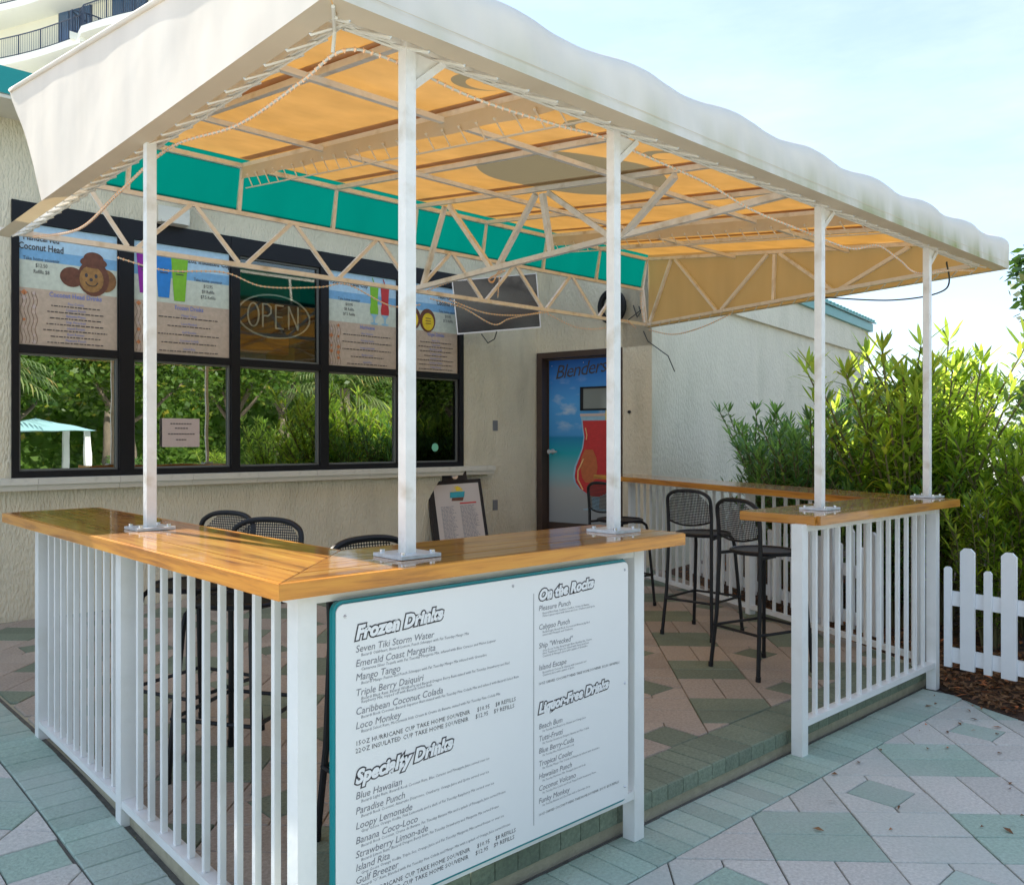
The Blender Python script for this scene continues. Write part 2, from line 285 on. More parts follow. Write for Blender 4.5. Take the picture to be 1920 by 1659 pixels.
# ------------------------------------------------------------------ geometry helpers
class MB:
    def __init__(s): s.v = []; s.f = []; s.m = []; s.mi = 0
    def add(s, vs, fs):
        o = len(s.v); s.v += [Vector(p) for p in vs]
        for f in fs: s.f.append([o + i for i in f]); s.m.append(s.mi)
        return s
    def box(s, x0, y0, z0, x1, y1, z1):
        v = [(x0, y0, z0), (x1, y0, z0), (x1, y1, z0), (x0, y1, z0), (x0, y0, z1), (x1, y0, z1), (x1, y1, z1), (x0, y1, z1)]
        return s.add(v, [(0, 3, 2, 1), (4, 5, 6, 7), (0, 1, 5, 4), (1, 2, 6, 5), (2, 3, 7, 6), (3, 0, 4, 7)])
    def prism(s, poly, z0, z1, ch=0.0):
        n = len(poly)
        if ch:
            c = Vector((sum(p[0] for p in poly) / n, sum(p[1] for p in poly) / n))
            inn = []
            for p in poly:
                d = Vector(p[:2]) - c; L_ = max(d.length, 1e-6); inn.append(c + d * (1 - ch / L_))
            v = [(p[0], p[1], z0) for p in poly] + [(p[0], p[1], z1 - ch * .8) for p in poly] + [(p[0], p[1], z1) for p in inn]
            f = [tuple(range(n - 1, -1, -1)), tuple(range(2 * n, 3 * n))]
            for i in range(n):
                j = (i + 1) % n
                f += [(i, j, n + j, n + i), (n + i, n + j, 2 * n + j, 2 * n + i)]
        else:
            v = [(p[0], p[1], z0) for p in poly] + [(p[0], p[1], z1) for p in poly]
            f = [tuple(range(n - 1, -1, -1)), tuple(range(n, 2 * n))] + [(i, (i + 1) % n, n + (i + 1) % n, n + i) for i in range(n)]
        return s.add(v, f)
    def bar(s, a, b, w, h=None, up=(0, 0, 1)):
        a, b = Vector(a), Vector(b); h = h or w; d = (b - a).normalized(); u = Vector(up)
        if abs(d.dot(u)) > .98: u = Vector((0, 1, 0))
        x = d.cross(u).normalized(); y = x.cross(d).normalized(); v = []
        for p in (a, b):
            for sx, sy in ((-1, -1), (1, -1), (1, 1), (-1, 1)): v.append(p + x * sx * w / 2 + y * sy * h / 2)
        return s.add(v, [(3, 2, 1, 0), (4, 5, 6, 7), (0, 1, 5, 4), (1, 2, 6, 5), (2, 3, 7, 6), (3, 0, 4, 7)])
    def tube(s, pts, r, n=8, cap=True, rs=None):
        pts = [Vector(p) for p in pts]; N = len(pts); v = []; pu = None
        for i, p in enumerate(pts):
            d = (pts[min(i + 1, N - 1)] - pts[max(i - 1, 0)]).normalized()
            if pu is None:
                u = Vector((0, 0, 1)) if abs(d.z) < .9 else Vector((1, 0, 0))
            else: u = pu
            x = d.cross(u).normalized(); y = x.cross(d).normalized(); pu = y
            rr = rs[i] if rs else r
            for k in range(n):
                a = 2 * PI * k / n; v.append(p + x * math.cos(a) * rr + y * math.sin(a) * rr)
        f = []
        for i in range(N - 1):
            for k in range(n):
                k2 = (k + 1) % n; f.append((i * n + k, i * n + k2, (i + 1) * n + k2, (i + 1) * n + k))
        if cap: f += [tuple(range(n - 1, -1, -1)), tuple((N - 1) * n + k for k in range(n))]
        return s.add(v, f)
    def disc(s, c, r, z0, z1, n=20, rx=None): 
        return s.prism([(c[0] + (rx or r) * math.cos(2 * PI * k / n), c[1] + r * math.sin(2 * PI * k / n)) for k in range(n)], z0, z1)
    def octa(s, c, r):
        c = Vector(c); v = [c + Vector(q) * r for q in ((1, 0, 0), (-1, 0, 0), (0, 1, 0), (0, -1, 0), (0, 0, 1), (0, 0, -1))]
        return s.add(v, [(0, 2, 4), (2, 1, 4), (1, 3, 4), (3, 0, 4), (2, 0, 5), (1, 2, 5), (3, 1, 5), (0, 3, 5)])
    def grid(s, fn, nu, nv):
        v = [fn(i / nu, j / nv) for j in range(nv + 1) for i in range(nu + 1)]
        f = [(j * (nu + 1) + i, j * (nu + 1) + i + 1, (j + 1) * (nu + 1) + i + 1, (j + 1) * (nu + 1) + i) for j in range(nv) for i in range(nu)]
        return s.add(v, f)
    def xf(s, mtx): s.v = [mtx @ p for p in s.v]; return s
    def mesh(s, name, mats, org=Vector((0, 0, 0)), smooth=False):
        me = D.meshes.new(name); me.from_pydata([tuple(p - org) for p in s.v], [], s.f)
        for m in (mats if isinstance(mats, (list, tuple)) else [mats]): me.materials.append(m)
        if any(s.m): me.polygons.foreach_set('material_index', s.m)
        if smooth: me.polygons.foreach_set('use_smooth', [True] * len(s.f))
        me.update(); return me

WP = {}                                              # world position of unrotated parents
def link(o, parent=None):
    COL.objects.link(o)
    if parent: o.parent = parent
    return o
def build(name, mb, mats, parent=None, smooth=False, org=None, auto=None, local=False, **props):
    if org is None:
        n = len(mb.v); c = Vector((0, 0, 0))
        if n and not local:
            xs = [p.x for p in mb.v]; ys = [p.y for p in mb.v]; zs = [p.z for p in mb.v]
            c = Vector(((min(xs) + max(xs)) / 2, (min(ys) + max(ys)) / 2, min(zs) if not parent else (min(zs) + max(zs)) / 2))
    else: c = Vector(org)
    me = mb.mesh(name, mats, c, smooth)
    if auto is not None and smooth:
        me.set_sharp_from_angle(angle=math.radians(auto))
    o = D.objects.new(name, me); link(o, parent)
    o.location = c - (WP.get(parent.name, Vector((0, 0, 0))) if parent and not local else Vector((0, 0, 0)))
    WP[o.name] = c
    for k, v in props.items(): o[k] = v
    return o
def thing(name, label, cat, loc=(0, 0, 0), rz=0, group=None):
    o = D.objects.new(name, None); o.empty_display_size = .1; link(o); o.location = loc; o.rotation_euler = (0, 0, rz)
    o['label'] = label; o['category'] = cat
    if group: o['group'] = group
    WP[o.name] = Vector(loc); return o
def inst(src, loc, parent=None, rot=None, name=None):
    o = src.copy(); COL.objects.link(o)
    if parent: o.parent = parent
    o.location = Vector(loc) - (WP.get(parent.name, Vector((0, 0, 0))) if parent else Vector((0, 0, 0)))
    if rot is not None: o.rotation_euler = rot
    WP[o.name] = Vector(loc)
    return o
def copy_tree(o, parent=None):
    c = o.copy(); COL.objects.link(c); c.parent = parent
    for ch in list(o.children): copy_tree(ch, c)
    return c
def textmesh(name, body, size, mtx, m, parent, shear=0.0, offset=0.0, align='LEFT', width=None, spacing=1.0, res=2, extr=0.0):
    cu = D.curves.new('t', 'FONT'); cu.body = body; cu.size = size; cu.shear = shear; cu.offset = offset; cu.align_x = align
    cu.resolution_u = res; cu.space_character = spacing; cu.extrude = extr
    ob = D.objects.new('t', cu); COL.objects.link(ob)
    dg = bpy.context.evaluated_depsgraph_get(); me = D.meshes.new_from_object(ob.evaluated_get(dg))
    COL.objects.unlink(ob); D.objects.remove(ob); D.curves.remove(cu)
    if width and len(me.vertices):
        xs = [v.co.x for v in me.vertices]; w = max(xs) - min(xs)
        k = width / w if w > 0 else 1
        for v in me.vertices: v.co.x *= k
    me.transform(mtx); me.materials.clear(); me.materials.append(m); me.name = name
    o = D.objects.new(name, me); link(o, parent)
    o.location = -(WP.get(parent.name, Vector((0, 0, 0)))) if parent else (0, 0, 0)
    return o
def joinmeshes(name, objs, parent, mats, **props):
    """merge text meshes that share a parent into one part"""
    mb = MB()
    for o in objs:
        me = o.data; off = o.location
        mb.add([v.co + off for v in me.vertices], [tuple(p.vertices) for p in me.polygons])
    for o in objs:
        me = o.data; D.objects.remove(o); D.meshes.remove(me)
    me = mb.mesh(name, mats); o = D.objects.new(name, me); link(o, parent)
    for k, v in props.items(): o[k] = v
    return o
def clip(poly, a, b, c):
    """keep the side a*x+b*y<=c"""
    outp = []; n = len(poly)
    for i in range(n):
        p, q = poly[i], poly[(i + 1) % n]; dp = a * p[0] + b * p[1] - c; dq = a * q[0] + b * q[1] - c
        if dp <= 0: outp.append(p)
        if (dp < 0 < dq) or (dq < 0 < dp):
            t = dp / (dp - dq); outp.append((p[0] + (q[0] - p[0]) * t, p[1] + (q[1] - p[1]) * t))
    return outp
def area(poly): return abs(sum(poly[i][0] * poly[(i + 1) % len(poly)][1] - poly[(i + 1) % len(poly)][0] * poly[i][1] for i in range(len(poly))) / 2)
def inset(poly, d):
    n = len(poly); sgn = 1 if sum(poly[i][0] * poly[(i + 1) % n][1] - poly[(i + 1) % n][0] * poly[i][1] for i in range(n)) > 0 else -1
    lines = []
    for i in range(n):
        p, q = Vector(poly[i]), Vector(poly[(i + 1) % n]); e = q - p
        if e.length < 1e-5: continue
        nn = Vector((-e.y, e.x)).normalized() * sgn; lines.append((p + nn * d, e.normalized()))
    res = []; k = len(lines)
    for i in range(k):
        (p, u), (q, w) = lines[i - 1], lines[i]; den = u.x * w.y - u.y * w.x
        if abs(den) < 1e-4: res.append(tuple(q)); continue
        t = ((q.x - p.x) * w.y - (q.y - p.y) * w.x) / den; res.append(tuple(p + u * t))
    return res

# ------------------------------------------------------------------ ground, pavement, patio deck
VD = Vector((math.cos(CAM_A), math.sin(CAM_A))); RD = Vector((math.sin(CAM_A), -math.cos(CAM_A)))
def inframe(x, y, z, pad=.03):
    d = x * VD.x + y * VD.y; l = x * RD.x + y * RD.y
    return d > .3 and abs(l / d) < .596 + pad and abs((z - 1.5) / d) < .515 + pad
def sstep(a, b, x): t = max(0, min(1, (x - a) / (b - a))); return t * t * (3 - 2 * t)
def gz(x, y): return .10 * sstep(2.1, 4.5, y) if x < 1.17 else 0.0
g = MB()
def gfn(u, v): return (-300 + 600 * u, -300 + 600 * v, -.03)
g.grid(gfn, 2, 2)
build('ground', g, M['ground'], kind='structure', local=True)

def warp(mb):
    for p in mb.v: p.z += gz(p.x, p.y)
    return mb
def paver_pattern(region, xr, yr, phase=(0, 0)):
    """45 degree block, half-block, and square pattern, clipped to a convex region of half-planes"""
    P = .80; h = .205; s = .145; c45 = math.sqrt(.5); res = []
    def toW(u, v): return (phase[0] + (u - v) * c45, phase[1] + (u + v) * c45)
    N = 14
    for i in range(-N, N):
        for j in range(-N, N):
            u0, v0 = i * P, j * P
            cx, cy = toW(u0, v0)
            if not (xr[0] - 1 < cx < xr[1] + 1 and yr[0] - 1 < cy < yr[1] + 1): continue
            g2 = P - 2 * h; a, b = h, P - h; mu = P / 2
            pcs = [('g', [(-h, -h), (0, -h), (0, h), (-h, h)]), ('g', [(0, -h), (h, -h), (h, h), (0, h)])]
            pcs += [('t', [(a, -h), (b, -h), (b, 0), (a, 0)]), ('t', [(a, 0), (b, 0), (b, h), (a, h)])]
            pcs += [('t', [(-h, a), (0, a), (0, b), (-h, b)]), ('t', [(0, a), (h, a), (h, b), (0, b)])]
            pcs += [('g', [(mu - s, mu), (mu, mu - s), (mu + s, mu), (mu, mu + s)])]
            for sx, sy in ((-1, -1), (1, -1), (1, 1), (-1, 1)):
                cxn, cyn = mu + sx * g2 / 2, mu + sy * g2 / 2
                pcs.append(('t', [(cxn, cyn), (mu, cyn), (mu, mu + sy * s), (mu + sx * s, mu), (cxn, mu)]))
            for k, poly in pcs:
                w = [toW(u0 + p[0], v0 + p[1]) for p in poly]
                for hp in region:
                    w = clip(w, *hp)
                    if len(w) < 3: break
                if len(w) < 3 or area(w) < .0012: continue
                w = inset(w, .0028)
                if area(w) < .0008: continue
                res.append((k, w))
    return res
def lay(pieces, parent, ztop, mg, mt, name, limit):
    def key(p):
        c = Vector((sum(q[0] for q in p[1]) / len(p[1]), sum(q[1] for q in p[1]) / len(p[1])))
        return c.length + (0 if inframe(c.x, c.y, ztop, .0) else 100)
    pieces.sort(key=key); rest = {'g': MB(), 't': MB()}
    for i, (k, w) in enumerate(pieces):
        dz = R.uniform(-.0022, .0012)
        if i < limit:
            mb = MB().prism(w, ztop - .03, ztop + dz, .004); warp(mb)
            build(name, mb, mg if k == 'g' else mt, parent)
        else: rest[k].prism(w, ztop - .03, ztop + dz, .004)
    for k, mb in rest.items():
        if mb.v: build(name, warp(mb), mg if k == 'g' else mt, parent, kind='stuff')

pave = D.objects.new('pavement', None); link(pave); pave['kind'] = 'structure'; WP['pavement'] = Vector((0, 0, 0))
bed = MB().grid(lambda u, v: (-3.5 + 4.66 * u, -1.5 + 9.0 * v, gz(-3.5 + 4.66 * u, -1.5 + 9.0 * v) - .010), 6, 30)
bed.box(1.16, -1.5, -.028, 7.6, 2.12, -.010)
build('paver_bed', bed, M['mortar'], pave)
left_reg = [(1, 0, .925), (-1, 0, 3.4), (0, 1, 7.45), (0, -1, 1.4)]
right_reg = [(-1, 0, -.93), (0, 1, 1.86), (0, -1, 1.4), (1, 0, 7.5)]
outp = paver_pattern(left_reg, (-3.4, .93), (-1.4, 7.45), (.25, 3.3)) + paver_pattern(right_reg, (.93, 7.5), (-1.4, 1.86), (.25, 3.3))
lay(outp, pave, 0.0, M['mint_paver'], M['pale_paver'], 'paver', 285)
def brickrow(parent, x0, y0, x1, y1, pitch, depthvec, ztop, thick, m, name='brick', seed=1):
    a, b = Vector((x0, y0)), Vector((x1, y1)); L_ = (b - a).length; n = int(L_ / pitch); u = (b - a).normalized(); dv = Vector(depthvec)
    rr = random.Random(seed)
    for i in range(n):
        p = a + u * (i * L_ / n + .0022); q = a + u * ((i + 1) * L_ / n - .0022)
        poly = [tuple(p), tuple(q), tuple(q + dv), tuple(p + dv)]
        mb = MB().prism(poly, ztop - thick, ztop + rr.uniform(-.002, .0015), .005); warp(mb)
        build(name, mb, m, parent)
brickrow(pave, .93, 1.86, .93, 7.4, .105, (.205, 0), 0.0, .03, M['mint_paver'], seed=3)
brickrow(pave, 1.15, 1.865, 5.35, 1.865, .105, (0, .235), 0.0, .03, M['mint_paver'], seed=4)

C1 = Vector((7.40, 7.50)); C2 = Vector((7.69, 5.95)); WDIR = Vector((1.55, .29)).normalized()
deck = D.objects.new('patio_deck', None); link(deck); deck['kind'] = 'structure'; WP['patio_deck'] = Vector((0, 0, 0))
DECK = [(1.16, 2.14), (5.50, 2.14), (7.66, 5.93), (7.38, 7.49), (1.16, 7.49)]
mb = MB().prism(DECK, -.02, .088); build('slab', mb, M['concrete'], deck)
dreg = [(-1, 0, -1.17), (0, -1, -2.372), (0, 1, 7.48)]
def hp(p, q):                                   # keep left of p->q
    dx, dy = q[0] - p[0], q[1] - p[1]; return (dy, -dx, dy * p[0] - dx * p[1])
dreg += [hp((5.45, 2.14), (7.63, 5.93)), hp((7.63, 5.93), (7.36, 7.49))]
dp = paver_pattern(dreg, (1.16, 7.7), (2.3, 7.5), (4.453, 3.035))
lay(dp, deck, .100, M['green_paver'], M['tan_paver'], 'paver', 290)
brickrow(deck, 1.17, 2.125, 5.48, 2.125, .105, (0, .242), .101, .066, M['green_paver'], seed=5)

# mulch bed, litter
mu = MB()
mpoly = [(5.50, 2.12), (5.38, 1.97), (5.22, 1.72), (5.10, 1.42), (5.0, .8), (4.85, -1.2), (14, -1.5), (18, 6), (16, 7.6), (7.72, 5.93)]
mu.prism(mpoly, -.02, .006); build('mulch_bed', mu, M['mulch'], kind='structure')
lt = MB(); 
def inpoly(x, y, P_):
    c = False; n = len(P_)
    for i in range(n):
        (x1, y1), (x2, y2) = P_[i], P_[(i + 1) % n]
        if (y1 > y) != (y2 > y) and x < (x2 - x1) * (y - y1) / (y2 - y1) + x1: c = not c
    return c
def flake(mb, x, y, z, L_, w, a, tilt):
    u = Vector((math.cos(a), math.sin(a), R.uniform(-tilt, tilt))); v = Vector((-math.sin(a), math.cos(a), R.uniform(-tilt, tilt))); c = Vector((x, y, z))
    mb.add([c - u * L_ / 2, c - v * w / 2 + Vector((0, 0, .006)), c + u * L_ / 2, c + v * w / 2 + Vector((0, 0, .004))], [(0, 1, 2, 3)])
k = 0
while k < 9000:
    x, y = R.uniform(4.1, 9.0), R.uniform(-.6, 6)
    if R.random() < .5: x, y = R.uniform(4.3, 6.6), R.uniform(.4, 3.5)
    if inpoly(x, y, mpoly) and not inpoly(x, y, DECK): flake(lt, x, y, .008 + R.random() * .035, R.uniform(.03, .085), R.uniform(.008, .028), R.uniform(0, 6.3), .5); k += 1
build('leaf_litter', lt, M['litter'], label='brown dead leaves lying over the mulch below the picket fence', category='leaf litter', kind='stuff')
lt = MB()
for i in range(45):
    a = R.random() ** 2.6; x = 5.15 - a * 2.0 + R.uniform(-.3, .2); y = 1.75 - a * .35 + R.uniform(-.55, .3)
    if inpoly(x, y, mpoly) or y > 2.1: continue
    flake(lt, x, y, .005, R.uniform(.012, .055), R.uniform(.006, .024), R.uniform(0, 6.3), .25)
for i in range(60): flake(lt, R.uniform(-1, .9), R.uniform(2.5, 6), .012, R.uniform(.01, .03), .008, R.uniform(0, 6), .2)
for p in lt.v: p.z += gz(p.x, p.y)
build('scattered_leaves', lt, M['litter'], label='small dry leaves scattered over the pale paving', category='fallen leaves', kind='stuff')
wd = MB()
for i in range(9):
    a = R.uniform(0, 6.3); c = Vector((1.165, 3.28, .01)); d = Vector((math.cos(a), math.sin(a), .9)).normalized(); s_ = Vector((-d.y, d.x, 0)) * .012; L_ = R.uniform(.03, .06)
    wd.add([c, c + d * L_ * .5 + s_, c + d * L_, c + d * L_ * .5 - s_], [(0, 1, 2, 3)])
build('weed', wd, M['oleander'], label='tiny green weed growing at the foot of the white left railing post', category='weed')

# ------------------------------------------------------------------ bar building (window wall)
bb = thing('bar_building', 'beige stucco bar building with dark framed windows under a teal roof', 'building', (0, 7.5, .1))
WY = 7.5
mb = MB()
WX0, WX1, WZ0, WZ1 = 1.70, 6.23, 1.20, 3.36
WTOP = 3.99
mb.box(-3.2, WY, -.02, WX0, WY + .2, WTOP); mb.box(WX1, WY, -.02, 7.42, WY + .2, WTOP)
mb.box(WX0, WY, -.02, WX1, WY + .2, WZ0); mb.box(WX0, WY, WZ1, WX1, WY + .2, WTOP)
build('wall', mb, M['stucco'], bb)
mb = MB().box(-3.2, WY + .21, 0, 7.4, 12.5, .12); mb.box(-3.2, WY + 3.2, 0, 9, WY + 3.3, 3.9); mb.box(-3.3, WY + .2, 0, -3.2, 12.5, 3.9); mb.box(7.42, WY + .2, 0, 7.52, WY + 3.2, 3.9); mb.box(-3.2, WY + .2, 3.9, 7.4, 12.5, 3.98)
build('interior', mb, M['dark'], bb)
# sill in segments
xs = [-1.8 + i * .61 for i in range(14)] + [6.62]
for i in range(len(xs) - 1):
    mb = MB().box(xs[i] + .001, WY - .13, 1.155, xs[i + 1] - .001, WY, 1.205); mb.box(xs[i] + .001, WY - .105, 1.11, xs[i + 1] - .001, WY, 1.154)
    build('sill_block', mb, M['sill'], bb)
# frame and windows
cells = [(1.75, 2.495), (2.615, 3.476), (3.56, 4.40), (4.49, 5.33), (5.45, 6.17)]
ZT, ZB, ZM0, ZM1 = 3.20, 1.255, 2.185, 2.245
mb = MB(); y0, y1 = WY - .025, WY + .09
mb.box(WX0, y0, WZ0, cells[0][0], y1, WZ1)
for i in range(4): mb.box(cells[i][1], y0, WZ0, cells[i + 1][0], y1, WZ1)
mb.box(cells[4][1], y0, WZ0, WX1, y1, WZ1)
for a, b in cells:
    mb.box(a, y0 + .003, WZ0, b, y1, ZB); mb.box(a, y0 + .003, ZM0, b, y1, ZM1); mb.box(a, y0 + .006, ZT, b, y1, WZ1)
build('window_frame', mb, M['bronze'], bb)
for i, (a, b) in enumerate(cells):
    for lo, hi in ((ZB, ZM0), (ZM1, ZT)):
        w = MB(); t = .018
        w.box(a + .002, WY + .012, lo + .002, a + t, WY + .03, hi - .002); w.box(b - t, WY + .012, lo + .002, b - .002, WY + .03, hi - .002)
        w.box(a + t, WY + .013, lo + .002, b - t, WY + .03, lo + t); w.box(a + t, WY + .013, hi - t, b - t, WY + .03, hi - .002)
        wo = build('window', w, mat('window_gasket', (.16, .16, .15), .4) if 'gask' not in M else M['gask'], bb); M['gask'] = wo.data.materials[0]
        kd = 'gd%d' % int(lo > 2); gm = M['glass'] if i < 4 and lo < 2 else M[kd] if kd in M else M.setdefault(kd, glassmat('dim_window_glass', .02, (.9, .9, .86) if lo > 2 else (.2, .2, .19)))
        build('pane', MB().box(a + .012, WY + .034, lo + .012, b - .012, WY + .04, hi - .012), gm, wo)
# roof: teal metal on the eave
mb = MB(); ez = WTOP
mb.add([(-3.8, 7.05, ez + .02), (7.6, 7.05, ez + .02), (7.6, 12.5, ez + 1.4), (-3.8, 12.5, ez + 1.4), (-3.8, 7.05, ez + .215), (7.6, 7.05, ez + .215), (7.6, 12.5, ez + 1.6), (-3.8, 12.5, ez + 1.55)], [(0, 3, 2, 1), (4, 5, 6, 7), (0, 1, 5, 4), (1, 2, 6, 5), (2, 3, 7, 6), (3, 0, 4, 7)])
rf = build('roof', mb, M['tealbright'], bb)
mb = MB()
for i in range(28):
    x = -3.7 + i * .41; mb.bar((x, 7.5, ez + .355), (x, 12.4, ez + 1.60), .03, .04)
build('roof_seam', mb, M['tealbright'], rf)
build('soffit', MB().box(-3.8, 7.06, ez - .01, 7.5, 7.5, ez + .015), M['sill'], rf)
# small fittings on the wall
mb = MB().box(2.78, WY - .12, 3.36, 3.05, WY, 3.50); mb.bar((2.80, WY - .13, 3.37), (3.03, WY - .13, 3.37), .02)
build('sensor_box', mb, M['sill'], bb)
for z in (1.67, .74):
    o = build('cover_plate', MB().box(6.69, WY - .006, z - .06, 6.765, WY, z + .06), M['grey'], bb)
build('junction_box', MB().box(4.52, WY - .05, 3.72, 4.62, WY, 3.84), M['grey'], bb)

# posters on the upper panes ------------------------------------------------
def poster(idx, a, b, label, title, lines, art, mirror=False):
    z0, z1 = ZM1 + .004, ZT - .004; y = WY + .008; w = b - a; h = z1 - z0
    P = thing('poster', label, 'poster', (a, y, z0), group='drink posters on the upper window panes')
    def q(u0, v0, u1, v1, m, dy=0.0, name='print'):
        return build(name, MB().box(a + u0 * w, y - dy, z0 + v0 * h, a + u1 * w, y - dy + .0015, z0 + v1 * h), m, P)
    q(.012, 0, .988, .47, M['p_tan'], name='lower_sheet'); q(.012, .47, .988, .70, M['p_sand'], name='beach_print'); q(.012, .70, .988, .79, M['p_sea'], name='sea_print'); q(.012, .79, .988, 1, M['p_sky'], name='sky_print')
    T = Matrix.Translation((0, y - .004, 0)) @ Matrix.Rotation(PI / 2, 4, 'X')
    def tx(s_, u, v, size, m, al='CENTER', off=0.0, sx=1.0, name='lettering'):
        mt = Matrix.Translation((a + u * w, y - .004, z0 + v * h)) @ Matrix.Rotation(PI / 2, 4, 'X') @ Matrix.Diagonal((sx, 1, 1, 1))
        return textmesh(name, s_, size, mt, m, P, offset=off, align=al)
    ts = []
    cx = title[0]
    for k_, s_ in enumerate(title[1]): ts.append(tx(s_, cx, .865 - .078 * k_, .075, M['ink'], off=.0012, sx=.72))
    for k_, s_ in enumerate(title[2]): ts.append(tx(s_, cx, .70 - .052 * k_, .042, M['ink'], sx=.75))
    joinmeshes('lettering', ts, P, M['ink'], kind='stuff')
    ts = [tx(lines[0], .56, .415, .055, M['p_blue'], off=.0008, sx=.8)]; sm = MB(); n = len(lines[1])
    for k_, s_ in enumerate(lines[1]):
        v = .355 - k_ * (.31 / max(n - 1, 1)); ts.append(tx(s_, .56, v, .030, M['p_blue'], sx=.85))
        u = .56 - R.uniform(.22, .36); e = 1.12 - u
        while u < e:
            l_ = R.uniform(.012, .05); sm.box(a + u * w, y - .004, z0 + (v - .018) * h, a + min(u + l_, e) * w, y - .003, z0 + (v - .010) * h); u += l_ + .010
    joinmeshes('drink_names', ts, P, M['p_blue'], kind='stuff')
    build('small_print', sm, M['ink'], P, kind='stuff')
    sh = MB(); rr = random.Random(idx)
    for k_ in range(8):
        for c_ in (0, 1):
            uc = .055 + c_ * .095; vc = .03 + k_ * .058 + rr.uniform(-.01, .01); s_ = rr.uniform(.012, .024)
            sh.mi = rr.choice((0, 0, 1, 2)); sh.add([(a + uc * w - s_, y - .0035, z0 + vc * h), (a + uc * w, y - .0035, z0 + vc * h - s_), (a + uc * w + s_, y - .0035, z0 + vc * h), (a + uc * w, y - .0035, z0 + vc * h + s_)], [(0, 1, 2, 3)])
    sh.mi = 3
    for c_ in range(5):
        pts = [(a + (.03 + c_ * .035 + .012 * math.sin(t_ * .9)) * w, y - .003, z0 + (.01 + t_ * .0225) * h) for t_ in range(20)]
        sh.tube(pts, .0016, 3)
    build('shell_border', sh, [M['p_shell'], M['p_orange'], M['paper'], M['p_brown']], P)
    def V(u, v, dy=.004): return (a + u * w, y - dy, z0 + v * h)
    def ell(mb, u, v, ru, rv, dy, rot=0, n=22):
        mb.add([V(u + ru * math.cos(t) * math.cos(rot) - rv * math.sin(t) * math.sin(rot), v + (ru * math.cos(t) * math.sin(rot) + rv * math.sin(t) * math.cos(rot)), dy) for t in [2 * PI * k_ / n for k_ in range(n)]][::-1], [tuple(range(n))])
    if art == 'coconut':
        am = MB()
        ell(am, .52, .60, .12, .085, .003); am.mi = 1; ell(am, .86, .60, .12, .10, .0035)
        am.mi = 0; ell(am, .74, .61, .165, .155, .004); am.mi = 2; ell(am, .72, .60, .125, .115, .0045)
        am.mi = 0; ell(am, .74, .745, .14, .05, .005); ell(am, .74, .775, .105, .06, .0055)
        am.mi = 3
        for du in (-.055, .045): ell(am, .72 + du, .63, .016, .018, .006)
        ell(am, .715, .595, .018, .014, .006)
        am.tube([V(.72 + .06 * math.cos(t), .575 + .035 * math.sin(t), .0065) for t in [PI + PI * k_ / 8 for k_ in range(9)]], .0035, 4)
        build('coconut_print', am, [M['p_brown'], M['p_coir'], M['p_face'], M['ink']], P)
    if art == 'cups':
        for k_, (u, m_) in enumerate(((.12, 'p_purple'), (.30, 'p_cup'), (.46, 'p_green'))):
            cm = MB(); cm.add([V(u - .055, .535 - .02 * k_, .004 + .0005 * k_), V(u + .055, .535 - .02 * k_, .004 + .0005 * k_), V(u + .09, .92, .004 + .0005 * k_), V(u - .09, .92, .004 + .0005 * k_)], [(0, 1, 2, 3)])
            cm.mi = 1; cm.add([V(u - .055, .76, .0062), V(u + .05, .76, .0062), V(u + .05, .775, .0062), V(u - .055, .775, .0062)], [(0, 1, 2, 3)]); cm.add([V(u - .04, .735, .0062), V(u + .04, .735, .0062), V(u + .04, .745, .0062), V(u - .04, .745, .0062)], [(0, 1, 2, 3)])
            build('cup_print', cm, [M[m_], M['ink']], P)
    if art == 'hurricane':
        for u, m_ in ((.66, 'p_green'), (.82, 'p_red')):
            prof = [(.90, .065), (.80, .055), (.70, .05), (.64, .062), (.59, .055), (.555, .02), (.53, .012), (.49, .012)]
            cm = MB(); L1 = [V(u - r_, v_) for v_, r_ in prof]; R1 = [V(u + r_, v_) for v_, r_ in prof]
            for k_ in range(len(prof) - 1):
                cm.mi = 0 if k_ < 4 else 1; cm.add([L1[k_], L1[k_ + 1], R1[k_ + 1], R1[k_]], [(0, 1, 2, 3)])
            cm.mi = 1; ell(cm, u, .485, .055, .012, .0045)
            cm.mi = 0; cm.tube([V(u + .01, .9, .006), V(u - .03, .985, .006)], .004, 5)
            build('glass_print', cm, [M[m_], M['p_glass']], P)
    if art == 'coconuts2':
        am = MB(); ell(am, .10, .60, .17, .14, .004); ell(am, .40, .59, .15, .135, .0045); am.mi = 1; ell(am, .10, .585, .125, .10, .005); ell(am, .41, .575, .11, .10, .0055)
        am.mi = 0
        for u in (.10, .41):
            for k_ in range(3): am.add([V(u - .05, .61 - .03 * k_, .007), V(u + .05, .61 - .03 * k_, .007), V(u + .05, .619 - .03 * k_, .007), V(u - .05, .619 - .03 * k_, .007)], [(0, 1, 2, 3)])
        build('coconut_print', am, [M['p_brown'], M['p_yellow']], P)
poster(1, *cells[0], 'beach poster with a smiling brown coconut head wearing a hat, leftmost window', (.22, ['Handcarved', 'Coconut Head'], ['Take home souvenir', '$12.50', 'Refills $8']), ('Coconut Head Drinks', ['Pina Colada', 'Calypso Punch', 'Bahama Mama', 'Ship Wrecked', 'Island Escape', 'Rum Runner', 'Pleasure Punch']), 'coconut')
poster(2, *cells[1], 'beach poster with purple, blue and green insulated cups above a tan menu', (.76, ['22oz Insulated Cup'], ['Take home souvenir', '$12.95', '$9 Refills', '$7.5 Refills']), ('Frozen Drinks', ['Mango Tango', 'Loco Monkey', 'Gulf Breezer', 'Coconut Colada', 'Island Rita']), 'cups')
